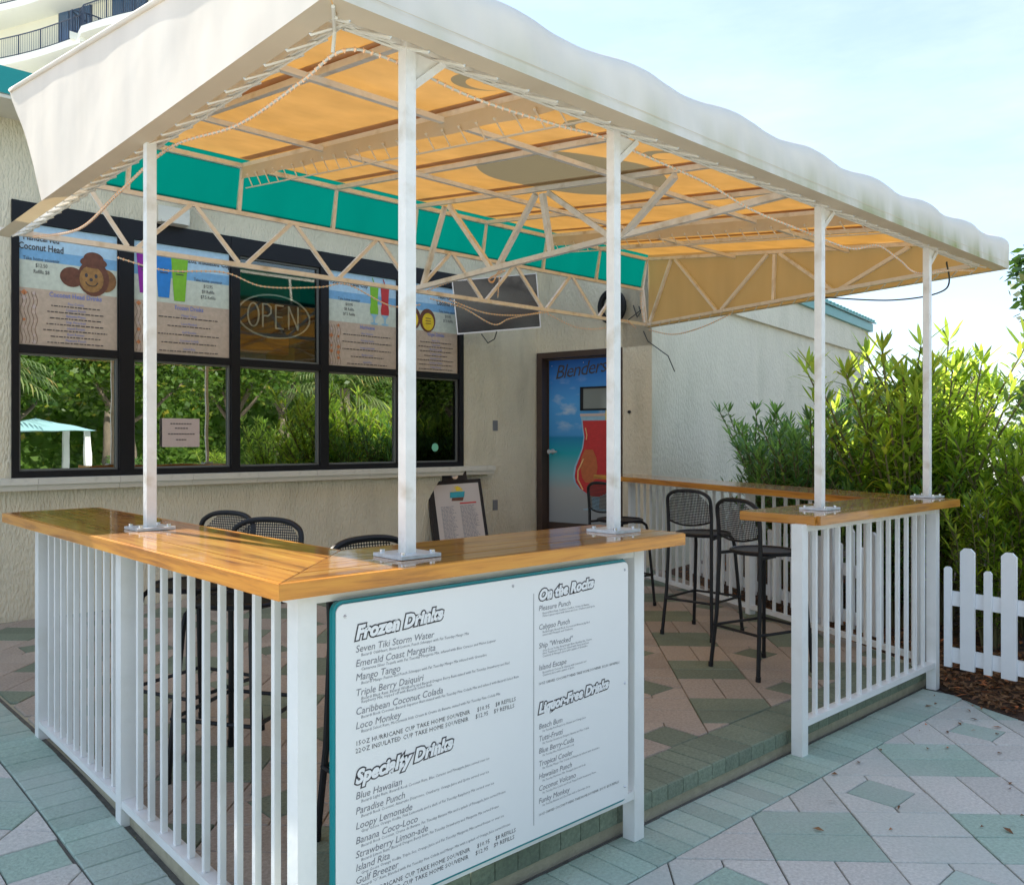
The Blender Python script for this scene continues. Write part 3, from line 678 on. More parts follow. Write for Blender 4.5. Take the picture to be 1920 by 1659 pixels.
poster(4, *cells[3], 'beach poster with tall green and red hurricane glasses right of the open sign', (.30, ['15oz Hurricane Cup'], ['Take home souvenir', '$10.95', '$8 Refills', '$7.5 Refills']), ('Hurricane', ['Blue Hawaiian', 'Paradise Punch', 'Loopy Lemonade', 'Banana Coco', 'Island Rita']), 'hurricane')
poster(5, *cells[4], 'beach poster with two yellow faced coconut cups in the rightmost window', (.80, ['Non Carved', 'Coconut Head'], ['Take home souvenir', '$10.95', '$7.5 Refills']), ('Virgin Drinks', ['Beach Bum', 'Tutti-Frutti', 'Blue Berry-Cuda', 'Tropical Cooler', 'Hawaiian Punch', 'Coconut Volcano', 'Funky Monkey']), 'coconuts2')

# OPEN sign behind the third upper pane
a, b = cells[2]; cxo, czo = (a + b) / 2 - .03, 2.68
os_ = thing('open_sign', 'unlit oval OPEN neon sign behind the centre window pane', 'open sign', (cxo, WY + .12, 2.4))
mb = MB(); mb.prism([(cxo + .36 * math.cos(2 * PI * k / 32), 2 * 0 + .20 * math.sin(2 * PI * k / 32)) for k in range(32)], 0, .015)
for p in mb.v: p.y, p.z = WY + .09 + p.z, czo + p.y
build('backing_plate', mb, M['black'], os_)
ring = MB().tube([(cxo + .375 * math.cos(2 * PI * k / 40), WY + .065, czo + .205 * math.sin(2 * PI * k / 40)) for k in range(41)], .009, 6)
build('oval_tube', ring, M['tube'], os_, smooth=True)
def stroke(name, pts):
    mb = MB(); q = [(cxo + p[0], WY + .06, czo + p[1]) for p in pts]
    for a_, b_ in zip(q, q[1:]): mb.tube([a_, b_], .008, 6); mb.octa(b_, .009)
    build(name, mb, M['tube'], os_)
stroke('letter_tube', [(-.22 + .055 * math.cos(2 * PI * k / 20), .11 * math.sin(2 * PI * k / 20)) for k in range(21)])
stroke('letter_tube', [(-.125, -.11), (-.125, .11), (-.07, .11), (-.04, .085), (-.04, .03), (-.07, .0), (-.12, 0)])
stroke('letter_tube', [(.09, .11), (.01, .11), (.01, 0), (.075, 0), (.01, 0), (.01, -.11), (.09, -.11)])
stroke('letter_tube', [(.145, -.11), (.145, .11), (.245, -.11), (.245, .11)])
mb = MB().box(a, WY + .5, 2.1, b, WY + .52, 2.45); build('yellow_counter_panel', mb, mat('mustard_panel', (.22, .20, .02), .7), bb)
build('green_panel', MB().box(a - .1, WY + .56, 2.46, b + .1, WY + .58, 3.3), M['greenwall'], bb)
build('timber_box', MB().box(a + .15, WY + .40, 2.36, b - .12, WY + .49, 2.60), M['wood_edge'], bb)

nt_ = thing('paper_notice', 'pink paper notice taped inside the second lower window', 'notice', (2.93, WY + .005, 1.46))
build('sheet', MB().box(2.86, WY + .004, 1.44, 3.19, WY + .006, 1.69), M['paper'], nt_)
mb = MB()
for z, w in ((1.64, .18), (1.60, .10), (1.55, .22), (1.50, .08)):
    x = 3.02 - w / 2
    while x < 3.02 + w / 2: mb.box(x, WY + .001, z, x + .018, WY + .003, z + .008); x += .024
build('lettering', mb, M['ink'], nt_)
mb = MB(); mb.prism([(5.86 + .046 * math.cos(2 * PI * k / 20), .046 * math.sin(2 * PI * k / 20)) for k in range(20)], 0, .002)
for p in mb.v: p.y, p.z = WY + .028 - p.z, 1.42 + p.y
build('round_sticker', mb, M['mintdot'], label='round mint green sticker on the rightmost lower window', category='sticker')

# things on the counter inside the windows
ins = thing('inside_counter', 'dark counter seen through the lower windows', 'counter', (4, 8.0, .1))
build('worktop', MB().box(1.6, WY + .30, 1.18, 6.3, WY + .9, 1.22), M['dark'], ins)
def bottle(x, h, m, label, r=.035):
    prof = [(0, r), (h * .6, r), (h * .72, r * .45), (h, r * .4)]
    mb = MB().tube([(x, WY + .42, 1.22 + z) for z, _ in prof], r, 10, rs=[q for _, q in prof])
    build('bottle', mb, m, smooth=True, auto=40, label=label, category='bottle', group='bottles on the inside counter')
for x, h, mm, lb in ((2.68, .34, 'p_glass', 'pale plastic jug on the inside counter behind the second window'), (2.80, .24, 'p_sand', 'cream bottle beside the pale jug behind the second window'), (3.35, .2, 'p_brown', 'brown bottle behind the right of the second window'), (3.72, .28, 'p_red', 'red capped bottle behind the third window'), (4.28, .33, 'rocker', 'white cylinder bottle behind the third window edge')): bottle(x, h, M[mm], lb)

# ------------------------------------------------------------------ gable wing with the door
wing = thing('side_wing', 'pale stucco side wing with ribbed teal roof and a door in the corner', 'building', (C2.x, C2.y, .1))
U = (C2 - C1).normalized(); NRM = Vector((U.y, -U.x))      # outward normal of the door wall (towards -X)
if NRM.x > 0: NRM = -NRM
def dw(s, z, o=0.0): p = C1 + U * s + NRM * o; return Vector((p.x, p.y, z))
LW = (C2 - C1).length
def dbox(mb, s0, s1, z0, z1, o0, o1):
    v = [dw(s0, z0, o0), dw(s1, z0, o0), dw(s1, z0, o1), dw(s0, z0, o1), dw(s0, z1, o0), dw(s1, z1, o0), dw(s1, z1, o1), dw(s0, z1, o1)]
    return mb.add(v, [(0, 3, 2, 1), (4, 5, 6, 7), (0, 1, 5, 4), (1, 2, 6, 5), (2, 3, 7, 6), (3, 0, 4, 7)])
DS0, DS1, DZT = .02, 1.205, 2.56
mb = MB(); dbox(mb, DS1, LW - .003, -.02, 3.72, -.2, 0); dbox(mb, -.2, LW - .003, DZT, 3.72, -.2, 0); build('wall', mb, M['stucco'], wing)
E2 = C2 + WDIR * 11.5; BK = Vector((-WDIR.y, WDIR.x)) * 6
def fw(s, z, o): p = C2 + WDIR * s + Vector((WDIR.y, -WDIR.x)) * o; return Vector((p.x, p.y, z))
def fbox(mb, s0, s1, z0, z1, o0, o1):
    v = [fw(s0, z0, o0), fw(s1, z0, o0), fw(s1, z0, o1), fw(s0, z0, o1), fw(s0, z1, o0), fw(s1, z1, o0), fw(s1, z1, o1), fw(s0, z1, o1)]
    return mb.add(v, [(0, 3, 2, 1), (4, 5, 6, 7), (0, 1, 5, 4), (1, 2, 6, 5), (2, 3, 7, 6), (3, 0, 4, 7)])
mb = MB(); fbox(mb, .0015, 9.0, -.02, 3.72, -.2, 0); fbox(mb, 8.8, 9.0, -.02, 3.72, -6, -.2); fbox(mb, 0, 9.0, -.02, 3.70, -6, -5.8); build('outer_wall', mb, M['stucco2'], wing)
mb = MB(); fbox(mb, .0, 9.1, 3.17, 3.63, .002, .06); build('fascia_band', mb, M['stucco2'], wing)
mb = MB(); fbox(mb, 2.4, 9.2, 3.63, 3.78, -.1, .12); build('eave_fascia', mb, M['tealmetal'], wing)
mb = MB()
rv = [fw(2.3, 3.79, .16), fw(9.3, 3.79, .16), fw(9.3, 4.45, -3), fw(3.8, 4.45, -3)]
mb.add(rv + [p + Vector((0, 0, .03)) for p in rv], [(0, 3, 2, 1), (4, 5, 6, 7), (0, 1, 5, 4), (1, 2, 6, 5), (2, 3, 7, 6), (3, 0, 4, 7)])
rf = build('roof', mb, M['tealmetal'], wing)
mb = MB()
for k in range(34):
    s = 2.35 + k * .205; mb.bar(fw(s, 3.83, .17), fw(max(s, s * .95 + .2), 4.47, -2.95), .05, .035)
build('roof_rib', mb, M['tealmetal'], rf)
# door
mb = MB(); fwid = .075
dbox(mb, DS0, DS0 + fwid, .10, DZT, -.18, .012); dbox(mb, DS1 - fwid, DS1, .10, DZT, -.18, .012); dbox(mb, DS0 + fwid, DS1 - fwid, DZT - .07, DZT, -.18, .010)
build('door_frame', mb, M['doorframe'], wing)
l0, l1 = DS0 + fwid + .004, DS1 - fwid - .004
mb = MB(); dbox(mb, l0, l1, .105, DZT - .075, -.165, -.12); leaf = build('door', mb, M['doorframe'], wing)
mb = MB(); dbox(mb, l0 + .02, l1 - .01, .50, DZT - .09, -.118, -.1155); build('beach_print', mb, M['doorprint'], leaf)
LWD = l1 - l0
def dl(u, z, o=-.114): return dw(l0 + u * LWD, z, o)
zb = .52
def dzz(v): return .30 + v * (DZT - .09 - .30)
# glass profile, u centred .66
gcu = .665
prof = [(.655, .175), (.60, .165), (.55, .15), (.48, .17), (.42, .215), (.36, .265), (.30, .285), (.26, .27), (.22, .21), (.19, .12), (.175, .05)]
def ribbon(prof, m, o, name, k=1.0, du=0):
    mb = MB(); L1 = [dl(gcu + du - r * k, dzz(.69 - (.69 - v) * .86), o) for v, r in prof]; R1 = [dl(gcu + du + r * k, dzz(.69 - (.69 - v) * .86), o) for v, r in prof]
    for i in range(len(prof) - 1): mb.add([L1[i], L1[i + 1], R1[i + 1], R1[i]], [(0, 1, 2, 3)])
    build(name, mb, m, leaf)
ribbon([(.69, .19)] + prof, M['p_glass'], -.1135, 'glass_print', 1.1)
ribbon(prof, M['p_red'], -.1115, 'drink_print')
ribbon([(.17, .045), (.10, .035), (.09, .14), (.085, .14)], M['p_glass'], -.1130, 'stem_print', 1.2)
ribbon([(.47, .06), (.42, .11), (.36, .13), (.29, .10), (.26, .05)], M['p_glow'], -.1105, 'glow_print', .9, -.09)
ribbon([(.70, .21), (.683, .21)], M['paper'], -.110, 'rim_print')
mb = MB().tube([dl(gcu - .135 + .0, dzz(.62), -.109), dl(gcu - .115, dzz(.58), -.109), dl(gcu - .125, dzz(.555), -.109)], .006, 5)
mb.tube([dl(gcu - .16, dzz(.45), -.109), dl(gcu - .235, dzz(.385), -.109), dl(gcu - .24, dzz(.335), -.109), dl(gcu - .17, dzz(.28), -.109)], .009, 5)
build('highlight_print', mb, M['p_high'], leaf)
mb = MB().add([dl(gcu + .13, dzz(.66), -.109), dl(gcu + .26, dzz(.69), -.109), dl(gcu + .28, dzz(.81), -.109), dl(gcu + .14, dzz(.81), -.109)], [(0, 1, 2, 3)]); build('pineapple_print', mb, M['p_yellow'], leaf)
mt = Matrix(((U.x, 0, NRM.x, 0), (U.y, 0, NRM.y, 0), (0, 1, 0, 0), (0, 0, 0, 1)))
p = dl(.10, dzz(.895), -.112)
textmesh('lettering', 'Blenders', .235, Matrix.Translation(p) @ mt @ Matrix.Rotation(math.radians(5), 4, 'Z'), M['ink'], leaf, shear=.35, width=None, spacing=.88)
mb = MB(); u0, u1, v0, v1 = .46, .90, .715, .845
for (a0, b0, a1, b1) in ((u0, v0, u1, v0 + .01), (u0, v1 - .01, u1, v1), (u0, v0, u0 + .04, v1), (u1 - .04, v0, u1, v1)): dbox(mb, l0 + a0 * LWD, l0 + a1 * LWD, dzz(b0), dzz(b1), -.118, -.100)
wf = build('door_window', mb, M['black'], leaf)
mb = MB(); dbox(mb, l0 + (u0 + .03) * LWD, l0 + (u1 - .03) * LWD, dzz(v0 + .005), dzz(v1 - .005), -.112, -.108); build('pane', mb, M['hrpane'] if 'hrpane' in M else mat('grey_pane', (.22, .24, .22), .1, spec=.9), leaf)
kp = dl(.07, 1.36, -.09); mb = MB().tube([kp - Vector((NRM.x, NRM.y, 0)) * .03, kp + Vector((NRM.x, NRM.y, 0)) * .03, kp + Vector((NRM.x, NRM.y, 0)) * .06], .03, 12, rs=[.035, .014, .028])
kk = kp + Vector((NRM.x, NRM.y, 0)) * .055; mb.bar(kk, kk + Vector((U.x, U.y, 0)) * .11, .02, .022); build('door_handle', mb, M['silver'], leaf, smooth=True, auto=40)
for u, v in ((.06, .97), (.5, .98), (.95, .97), (.06, .5), (.5, .04)): build('screw', MB().octa(dl(u, dzz(v), -.112), .008), M['silver'], leaf)
mb = MB().tube([dw(LW - .28, 1.82, 0), dw(LW - .28, 1.82, .02)], .018, 10); build('pipe_stub', mb, M['black'], wing)

# television, cable coil, loose wires
tv = thing('television', 'wall mounted flat television tilted down, left of the painted door', 'television', (6.22, 6.91, 2.97))
Tt = Matrix.Translation((6.22, 6.91, 2.97)) @ Matrix.Rotation(CAM_A - PI / 2 - math.radians(6), 4, 'Z') @ Matrix.Rotation(math.radians(4), 4, 'Y').inverted() @ Matrix.Rotation(math.radians(12), 4, 'X')
def tvp(name, mb, m): build(name, mb.xf(Tt), m, tv)
tvp('casing', MB().box(-.46, 0, -.29, .46, .045, .29), M['black']); tvp('screen', MB().box(-.445, -.003, -.27, .445, -.0005, .277), M['screen'])
mb = MB(); mb.box(-.462, -.006, -.292, .462, .01, -.276); mb.box(-.462, -.005, .281, .462, .01, .292); mb.box(-.462, -.0055, -.276, -.449, .01, .281); mb.box(.449, -.0055, -.276, .462, .01, .281); tvp('bezel', mb, M['silver'])
mb = MB().bar((6.28, 6.98, 2.97), (6.5, WY, 3.0), .05, .08); mb.box(6.4, WY - .02, 2.8, 6.6, WY, 3.2); build('wall_bracket', mb, M['black'], tv)
mb = MB().tube([(6.3, 6.98, 2.72), (6.36, 7.1, 2.62), (6.44, 7.3, 2.6), (6.5, 7.48, 2.72)], .006, 5); build('cable', mb, M['darkcord'], tv)
mb = MB(); rr = random.Random(5)
cc = dw(1.12, 3.02, .03)
for k in range(14):
    r = .15 + rr.uniform(-.02, .025); o = .01 + .09 * rr.random(); ph = rr.random() * 6
    mb.tube([cc + Vector((U.x, U.y, 0)) * (r * math.cos(t + ph) * .95) + Vector((0, 0, r * 1.1 * math.sin(t + ph))) + Vector((NRM.x, NRM.y, 0)) * o for t in [2 * PI * q / 24 for q in range(25)]], .0085, 6)
build('cable_coil', mb, M['black'], smooth=True, label='thick black cable coil hanging on the wall above the painted door', category='cable coil')
mb = MB().tube([dw(LW - .1, 2.72, .01), dw(LW - .02, 2.60, .06), fw(.2, 2.45, .1), fw(.33, 2.28, .12)], .006, 5)
build('loose_wire', mb, M['darkcord'], label='stiff dark wire sticking out below the canopy corner', category='wire')
ez = Vector((0, 0, 1))
mb = MB().tube([dw(1.36, 3.02, .03), dw(1.42, 2.88, .05), dw(1.46, 2.93, .05), dw(1.44, 3.0, .05)], .007, 5); mb.tube([dw(1.3, 2.86, .04), dw(1.5, 2.98, .04)], .006, 5)
build('wall_hook', mb, M['darkcord'], label='curled dark hook wire on the wall right of the cable coil', category='wire')

# ------------------------------------------------------------------ canopy
cnp = thing('canopy', 'large cream fabric canopy with orange glowing underside on a white tube frame', 'canopy', (1.25, 2.15, 0))
YF, YB = 2.03, 5.74
def xr(i, y):
    f, b = 1.22 + .6806 * i, 1.22 + .7665 * i; x = f + (b - f) * (y - YF) / (YB - YF)
    return max(x, 1.22 + .26 * max(0, (y - 5.15) / .6)) if i < .4 else x
def zr(y): return 2.93 + .142 * (y - 2.05)
XF1, XB1 = xr(8, YF), xr(8, YB)
# roof cloth with rolled front hem
def prof(y_s):                                     # hem profile: parameter 0..1 up the front, then back over the roof
    if y_s < .25: k = y_s / .25; return YF, 2.70 + k * .16
    if y_s < .5: a = (y_s - .25) / .25 * PI / 2; return YF + .13 * (1 - math.cos(a)), 2.86 + .092 * math.sin(a)
    return None
def hemfn(u, v):
    t = (u * 8) % 1.0
    if u >= 1: t = 0
    sag = math.sin(PI * t) ** 2
    y, z = prof(min(v * .5, .4999))
    y2 = y + sag * .020 * math.sin(min(1, (z - 2.70) / .252) * PI / 2); z2 = z - sag * .020 * max(0, (z - 2.80) / .152)
    x_ = xr(u * 8, y); k_ = math.sin(min(1, (z - 2.70) / .252) * PI)
    y2 -= k_ * (.0035 * math.sin(x_ * 17 + 2 * math.sin(x_ * 3.1)) + .002 * math.sin(x_ * 41 + z * 30))
    return (x_, y2, z2)
mb = MB().grid(hemfn, 320, 14); build('front_valance', mb, M['valance'], cnp, smooth=True)
def rooffn(u, v):
    t = (u * 8) % 1.0
    if u >= 1: t = 0
    sag = math.sin(PI * t) ** 2; y = YF + .13 + v * (YB - YF - .13)
    z = 2.952 + (zr(YB) + .03 - 2.952) * v
    return (xr(u * 8, y), y + (sag * .020 * (1 - v) ** 8) - (.004 if v == 0 else 0), z - sag * .020 * (1 - v) ** 10 - sag * .012 * math.sin(PI * v))
mb = MB().grid(rooffn, 112, 24); build('roof_cloth', mb, M['roofcloth'], cnp, smooth=True)
for i in range(1, 8):
    mb = MB().grid(lambda u, v: ((lambda y: (xr(i, y) - .035 + .07 * u, y, 2.952 + (zr(YB) + .03 - 2.952) * v - .0035))(YF + .14 + v * (YB - YF - .16))), 2, 12); build('roof_shade_seam', mb, M['shade_seam'], cnp)  # seam strips whose darker colour paints the shade bands at the rafters
mb = MB().grid(lambda u, v: (xr(8 * u, YF), YF - .0035 + .0, 2.735 + .003 * v), 60, 1); build('hem_stitching', mb, M['flap'], cnp)
# left side panel with concave laced rear edge
rear = [(2.665, 4.74), (2.91, 4.90), (3.15, 5.12), (3.39, 5.36), (3.60, 5.50)]
def redge(z):
    for i in range(len(rear) - 1):
        if z <= rear[i + 1][0] or i == len(rear) - 2:
            t = (z - rear[i][0]) / (rear[i + 1][0] - rear[i][0]); return rear[i][1] + t * (rear[i + 1][1] - rear[i][1])
def sidefn(u, v):
    yb = 4.9
    for _ in range(4): zz = 2.70 + v * (zr(yb) + .02 - 2.70); yb = redge(zz)
    y = YF + u * (yb - YF); z = 2.70 + v * (zr(y) + .02 - 2.70)
    if y < YF + .13: z = min(z, 2.70 + v * (.16 + .080 * math.sin(math.acos(max(-1, min(1, 1 - (y - YF) / .13))))))
    w = .0035 * math.sin(y * 5.2 + z * 3) * math.sin(v * PI) + .0015 * math.sin(y * 15 - z * 3) * math.sin(v * PI)
    return (1.215 - w, y, z)
mb = MB().grid(sidefn, 60, 14); build('side_panel', mb, M['cloth'], cnp, smooth=True)
mb = MB().tube([(1.213, y, zr(y) + .030) for y in [YF + .13 + k * .34 for k in range(10)] + [5.36]], .013, 6); build('piping', mb, M['cloth'], cnp, smooth=True)
# right end panel
def endfn(u, v):
    y = YF + .02 + u * (YB - YF - .02); z = 2.70 + v * (zr(y) + .036 - 2.70)
    if y < YF + .13: z = min(z, 2.70 + v * (.15 + .085 * math.sin(math.acos(max(-1, min(1, 1 - (y - YF) / .13))))))
    return (xr(8, y) + .01 * math.sin(y * 9) * math.sin(v * PI), y, z)
mb = MB().grid(endfn, 50, 8); build('end_panel', mb, M['endcloth'], cnp, smooth=True)
# turned-under flaps
FW = .075
mb = MB(); n = 40
mb.grid(lambda u, v: (xr(8 * u, YF) + (FW * v if u == 0 else -FW * v if u == 1 else 0), YF + FW * v + .006 * math.sin(u * 90) * v, 2.7005 - (.006 + .003 * math.sin(u * 60)) * v), 80, 3)
mb.grid(lambda u, v: (1.215 + FW * v, YF + FW * v * (1 - u) + u * (YB - YF), 2.7005 - .005 * v), 30, 3)
mb.grid(lambda u, v: (xr(8, YF + u * (YB - YF)) - FW * v, YF + FW * v * (1 - u) + u * (YB - YF), 2.7005 - .005 * v), 30, 3)
build('hem_flap', mb, M['flap'], cnp)
# posts
posts = [(1.30, 3.54), (1.58, 2.17), (2.60, 2.20), (4.21, 2.17), (5.60, 2.17)]
for i, (x, y) in enumerate(posts):
    s = .0195; mb = MB().box(x - s, y - s, 1.150, x + s, y + s, 2.735); po = build('post', mb, M['frame'], cnp)
    pl = build('base_plate', MB().box(x - .075, y - .075, 1.1415, x + .075, y + .075, 1.152), M['galv'], po)
    for sx in (-1, 1):
        for sy in (-1, 1): build('bolt', MB().disc((x + sx * .055, y + sy * .055), .0085, 1.152, 1.162, 8), M['bolt'], po)
    if i:
        mb = MB(); mb.bar((x + s, y, 2.60), (x + .14, y + .0, 2.705), .022); mb.add([(x + s, y, 2.61), (x + .13, y, 2.705), (x + s, y, 2.71)], [(0, 1, 2)]); build('gusset', mb, M['frame'], po)
TW = .028
TX0, TY0 = 1.355, 2.19
def bar(name, a, b, w=TW, m='frame'): return build(name, MB().bar(a, b, w), M[m], cnp)
bar('perimeter_tube', (TX0 - .01, TY0, 2.735), (XF1 - .13, TY0, 2.735), .032); bar('perimeter_tube', (TX0, TY0, 2.735), (TX0, YB - .02, 2.735), .03); bar('perimeter_tube', (XF1 - .14, TY0, 2.735), (XB1 - .02, YB, 2.735), .03)
for i in range(9):
    y0_ = YF + .14
    a = (max(xr(i, y0_), 1.245) if i == 0 else xr(i, y0_) - (.02 if i == 8 else 0), y0_, zr(y0_) - .018); b = (xr(i, YB) + (.025 if i == 0 else -.02 if i == 8 else 0), YB, zr(YB) - .018)
    bar('rafter', a, b, .03)
for y in (3.30, 4.52): bar('purlin', (1.25, y, zr(y) - .047), (xr(8, y) - .02, y, zr(y) - .047), .027)
bar('eave_tube', (1.50, YB + .002, zr(YB) - .02), (XB1, YB + .002, zr(YB) - .02), .032)
for i in range(9):
    if i in (0, 8): continue
    bar('front_strut', (xr(i, 2.17), 2.17, 2.75), (xr(i, 2.17), 2.17, zr(2.17) - .03), .024)
# back truss and teal strip
ZC = 3.115
bar('truss_chord', (1.245, YB + .01, 2.735), (XB1 - .02, YB + .01, 2.735), .032); bar('truss_chord', (1.50, YB + .06, ZC), (XB1 - .02, YB + .06, ZC), .03)
bt = [2.00 + .757 * k for k in range(7)]; tp = [1.66 + .757 * k if k else 1.72 for k in range(8)]
for k in range(7):
    bar('truss_web', (tp[k] + .02, YB + .055, ZC - .01), (bt[k] - .03, YB + .012, 2.75), .026); bar('truss_web', (bt[k] + .03, YB + .012, 2.75), (tp[k + 1] - .02, YB + .055, ZC - .01), .026)
bar('truss_end', (XB1 - .02, YB + .02, 2.75), (XB1 - .02, YB + .06, ZC), .032)
for i in range(8):
    a0, a1 = xr(i, YB), xr(i + 1, YB); zt = zr(YB) - .03
    mb = MB().add([(a0, YB + .085, ZC - .01), (a1, YB + .085, ZC - .01), (a1, YB - .002, zt + .062), (a0, YB - .002, zt + .062)], [(0, 1, 2, 3)]); build('teal_panel', mb, M['teal'], cnp)
for i in range(9): bar('upright', (min(xr(i, YB), XB1 - .015), YB + .07, ZC), (min(xr(i, YB), XB1 - .015), YB + .015, zr(YB) - .02), .028)
# cross truss
def tz(y): return zr(y) - .05
xt = lambda y: xr(4, y)
bar('cross_truss_chord', (xt(YB), YB, 2.76), (4.15, 2.19, 2.80), .036)
tops = [5.30, 4.13, 2.92]; bots = [5.70, 4.72, 3.50]
def cp(y): return (xt(YB) + (4.15 - xt(YB)) * (YB - y) / (YB - 2.19), y, 2.78)
def ct(y): return (xt(y), y, tz(y))
bar('cross_truss_web', cp(5.66), ct(5.33), .034); bar('cross_truss_web', ct(5.27), cp(4.78), .034); bar('cross_truss_web', cp(4.70), ct(4.2), .034)
bar('cross_truss_web', ct(4.07), cp(3.56), .034); bar('cross_truss_web', cp(3.48), ct(2.95), .034); bar('cross_truss_post', cp(4.13), ct(4.13), .036)
# end truss
xe = lambda y: xr(8, y) - .035
def eb(y): return (xe(y) - .02, y, 2.75)
def et(y): return (xe(y), y, zr(y) - .04)
for a, b in ((5.68, 5.36), (5.30, 4.66), (4.58, 4.02), (3.98, 3.40), (3.34, 2.70)):
    pass
bar('end_truss_web', eb(5.66), et(5.36)); bar('end_truss_web', et(5.30), eb(4.72)); bar('end_truss_web', eb(4.66), et(4.12)); bar('end_truss_post', eb(4.04), et(4.04)); bar('end_truss_web', et(3.98), eb(3.42)); bar('end_truss_web', eb(3.36), et(2.75))
# laced drop flaps on two rafters
for i in (2, 6):
    def ff(u, v): y = YF + .25 + u * (YB - YF - .3); return (xr(i, y) - .025 - .01 * math.sin(u * 40) * v, y, zr(y) - .035 - .085 * v)
    mb = MB().grid(ff, 40, 2); fl = build('rafter_flap', mb, M['flap'], cnp)
    mb = MB(); y = YF + .32
    while y < YB - .1:
        zz = zr(y); mb.tube([(xr(i, y) - .03, y, zz - .10), (xr(i, y) - .02, y - .05, zz - .185)], .0042, 5); mb.octa((xr(i, y) - .032, y, zz - .098), .011); y += .135
    mb.tube([(xr(i, YF + .3) - .02, YF + .3, zr(YF + .3) - .185), (xr(i, YB - .1) - .02, YB - .1, zr(YB - .1) - .185)], .005, 5)
    build('flap_lacing', mb, M['cord'], fl, kind='stuff')
# lacing and grommets
mb = MB(); gm_ = MB(); rr = random.Random(3)
x = 1.33; 
while x < XF1 - .16:
    gy = YF + .075; gx = x; gm_.octa((gx, gy, 2.693), .007)
    j = rr.uniform(-.012, .012)
    mb.tube([(gx, gy, 2.690), (gx - .10 + j, TY0 + .02, 2.722), (gx - .09 + j, TY0 + .01, 2.755)], .0052, 5)
    mb.tube([(gx - .10 + j, TY0 + .02, 2.720), (gx + .02, TY0 - .012, 2.716), (gx + .07, TY0 - .005, 2.72)], .0045, 5)
    x += .142
y = YF + .22
while y < YB - .05:
    gx = 1.215 + .075; gm_.octa((gx, y, 2.693), .007); j = rr.uniform(-.012, .012)
    mb.tube([(gx, y, 2.690), (TX0 + .02, y - .085 + j, 2.722), (TX0, y - .08 + j, 2.755)], .0052, 5)
    mb.tube([(TX0 + .02, y - .085 + j, 2.72), (TX0 - .012, y + .03, 2.716), (TX0 - .01, y + .075, 2.72)], .0045, 5)
    y += .142
y = YF + .25
while y < YB - .1:
    gx = xr(8, y) - .075; mb.tube([(gx, y, 2.69), (gx - .06, y - .07, 2.722)], .005, 5); y += .14
mb.tube([(1.29, 2.11, 2.69), (1.33, 2.17, 2.78)], .006, 5); mb.tube([(1.25, 2.06, 2.69), (1.34, 2.2, 2.70), (1.34, 2.21, 2.64)], .006, 5)
mb.tube([(TX0 + .01, TY0, 2.712), (XF1 - .15, TY0, 2.712)], .005, 5); mb.tube([(TX0, TY0, 2.712), (TX0, YB - .1, 2.712)], .005, 5)
build('lacing', mb, M['cord'], cnp, kind='stuff'); build('grommet', gm_, M['galv'], cnp, kind='stuff')

# rope lights
def catm(pts, n=10):
    P = [Vector(p) for p in pts]; P = [P[0]] + P + [P[-1]]; o = []
    for i in range(1, len(P) - 2):
        for k in range(n):
            t = k / n; a, b, c, d = P[i - 1], P[i], P[i + 1], P[i + 2]
            o.append(.5 * ((2 * b) + (c - a) * t + (2 * a - 5 * b + 4 * c - d) * t * t + (3 * b - a - 3 * c + d) * t * t * t))
    return o + [P[-2]]
rl = thing('rope_light', 'clear rope light with orange bulbs strung along the canopy edges and truss', 'rope light', (1.4, 2.2, 2.65))
cab = MB(); bd = MB()
def run(pts, lit=True):
    q = catm(pts, 12); cab.tube(q, .0046, 6)
    if lit:
        acc = 0
        for a, b in zip(q, q[1:]):
            L_ = (b - a).length
            while acc < L_: bd.octa(a.lerp(b, acc / L_), .0095); acc += .032
            acc -= L_
run([(1.40, YB - .1, 2.70), (1.43, 4.9, 2.62), (1.40, 4.2, 2.66), (1.38, 3.54, 2.70), (1.42, 3.0, 2.66), (1.40, 2.5, 2.66), (1.39, 2.24, 2.67), (1.55, 2.225, 2.69), (1.9, 2.22, 2.66), (2.3, 2.22, 2.67), (2.55, 2.23, 2.69), (2.9, 2.22, 2.67), (3.3, 2.24, 2.66), (3.7, 2.26, 2.62), (4.2, 2.26, 2.60), (4.7, 2.24, 2.58), (5.0, 2.22, 2.64), (5.3, 2.22, 2.60), (5.6, 2.23, 2.56), (6.1, 2.2, 2.64), (6.5, 2.2, 2.69)])
run([(1.9, YB - .03, 2.66), (2.2, YB - .03, 2.62), (2.6, YB - .03, 2.66), (2.9, YB - .02, 2.60), (3.35, YB - .02, 2.65), (3.6, YB - .02, 2.70), (4.0, YB - .02, 2.58), (4.3, YB - .02, 2.62)])
run([(4.35, YB - .05, 2.74), (4.37, 5.3, 2.79), (4.30, 4.9, 2.80), (4.33, 4.72, 2.76)])
run([(4.33, 4.72, 2.76), (4.6, 5.2, 2.80), (5.0, 5.6, 2.88), (5.2, YB, 3.02), (5.18, YB, 2.78)])
run([(4.4, YB - .03, 2.68), (4.75, YB - .03, 2.64), (5.1, YB - .03, 2.53), (5.3, YB - .03, 2.60), (5.7, YB - .03, 2.70)]); run([(4.6, YB - .04, 2.69), (5.0, YB - .04, 2.62), (5.4, YB - .04, 2.64), (5.8, YB - .04, 2.71)])
run([(5.8, YB - .03, 2.69), (6.2, YB - .03, 2.60), (6.6, YB - .03, 2.63), (6.9, YB - .03, 2.74), (7.1, YB - .03, 2.68)])
run([(7.25, YB - .1, 2.66), (7.2, 5.3, 2.58), (7.1, 4.9, 2.60), (7.0, 4.5, 2.68)])
run([(XB1 - .12, YB, 3.06), (XB1 - .14, YB - .02, 2.9), (XB1 - .1, YB - .02, 2.75)])
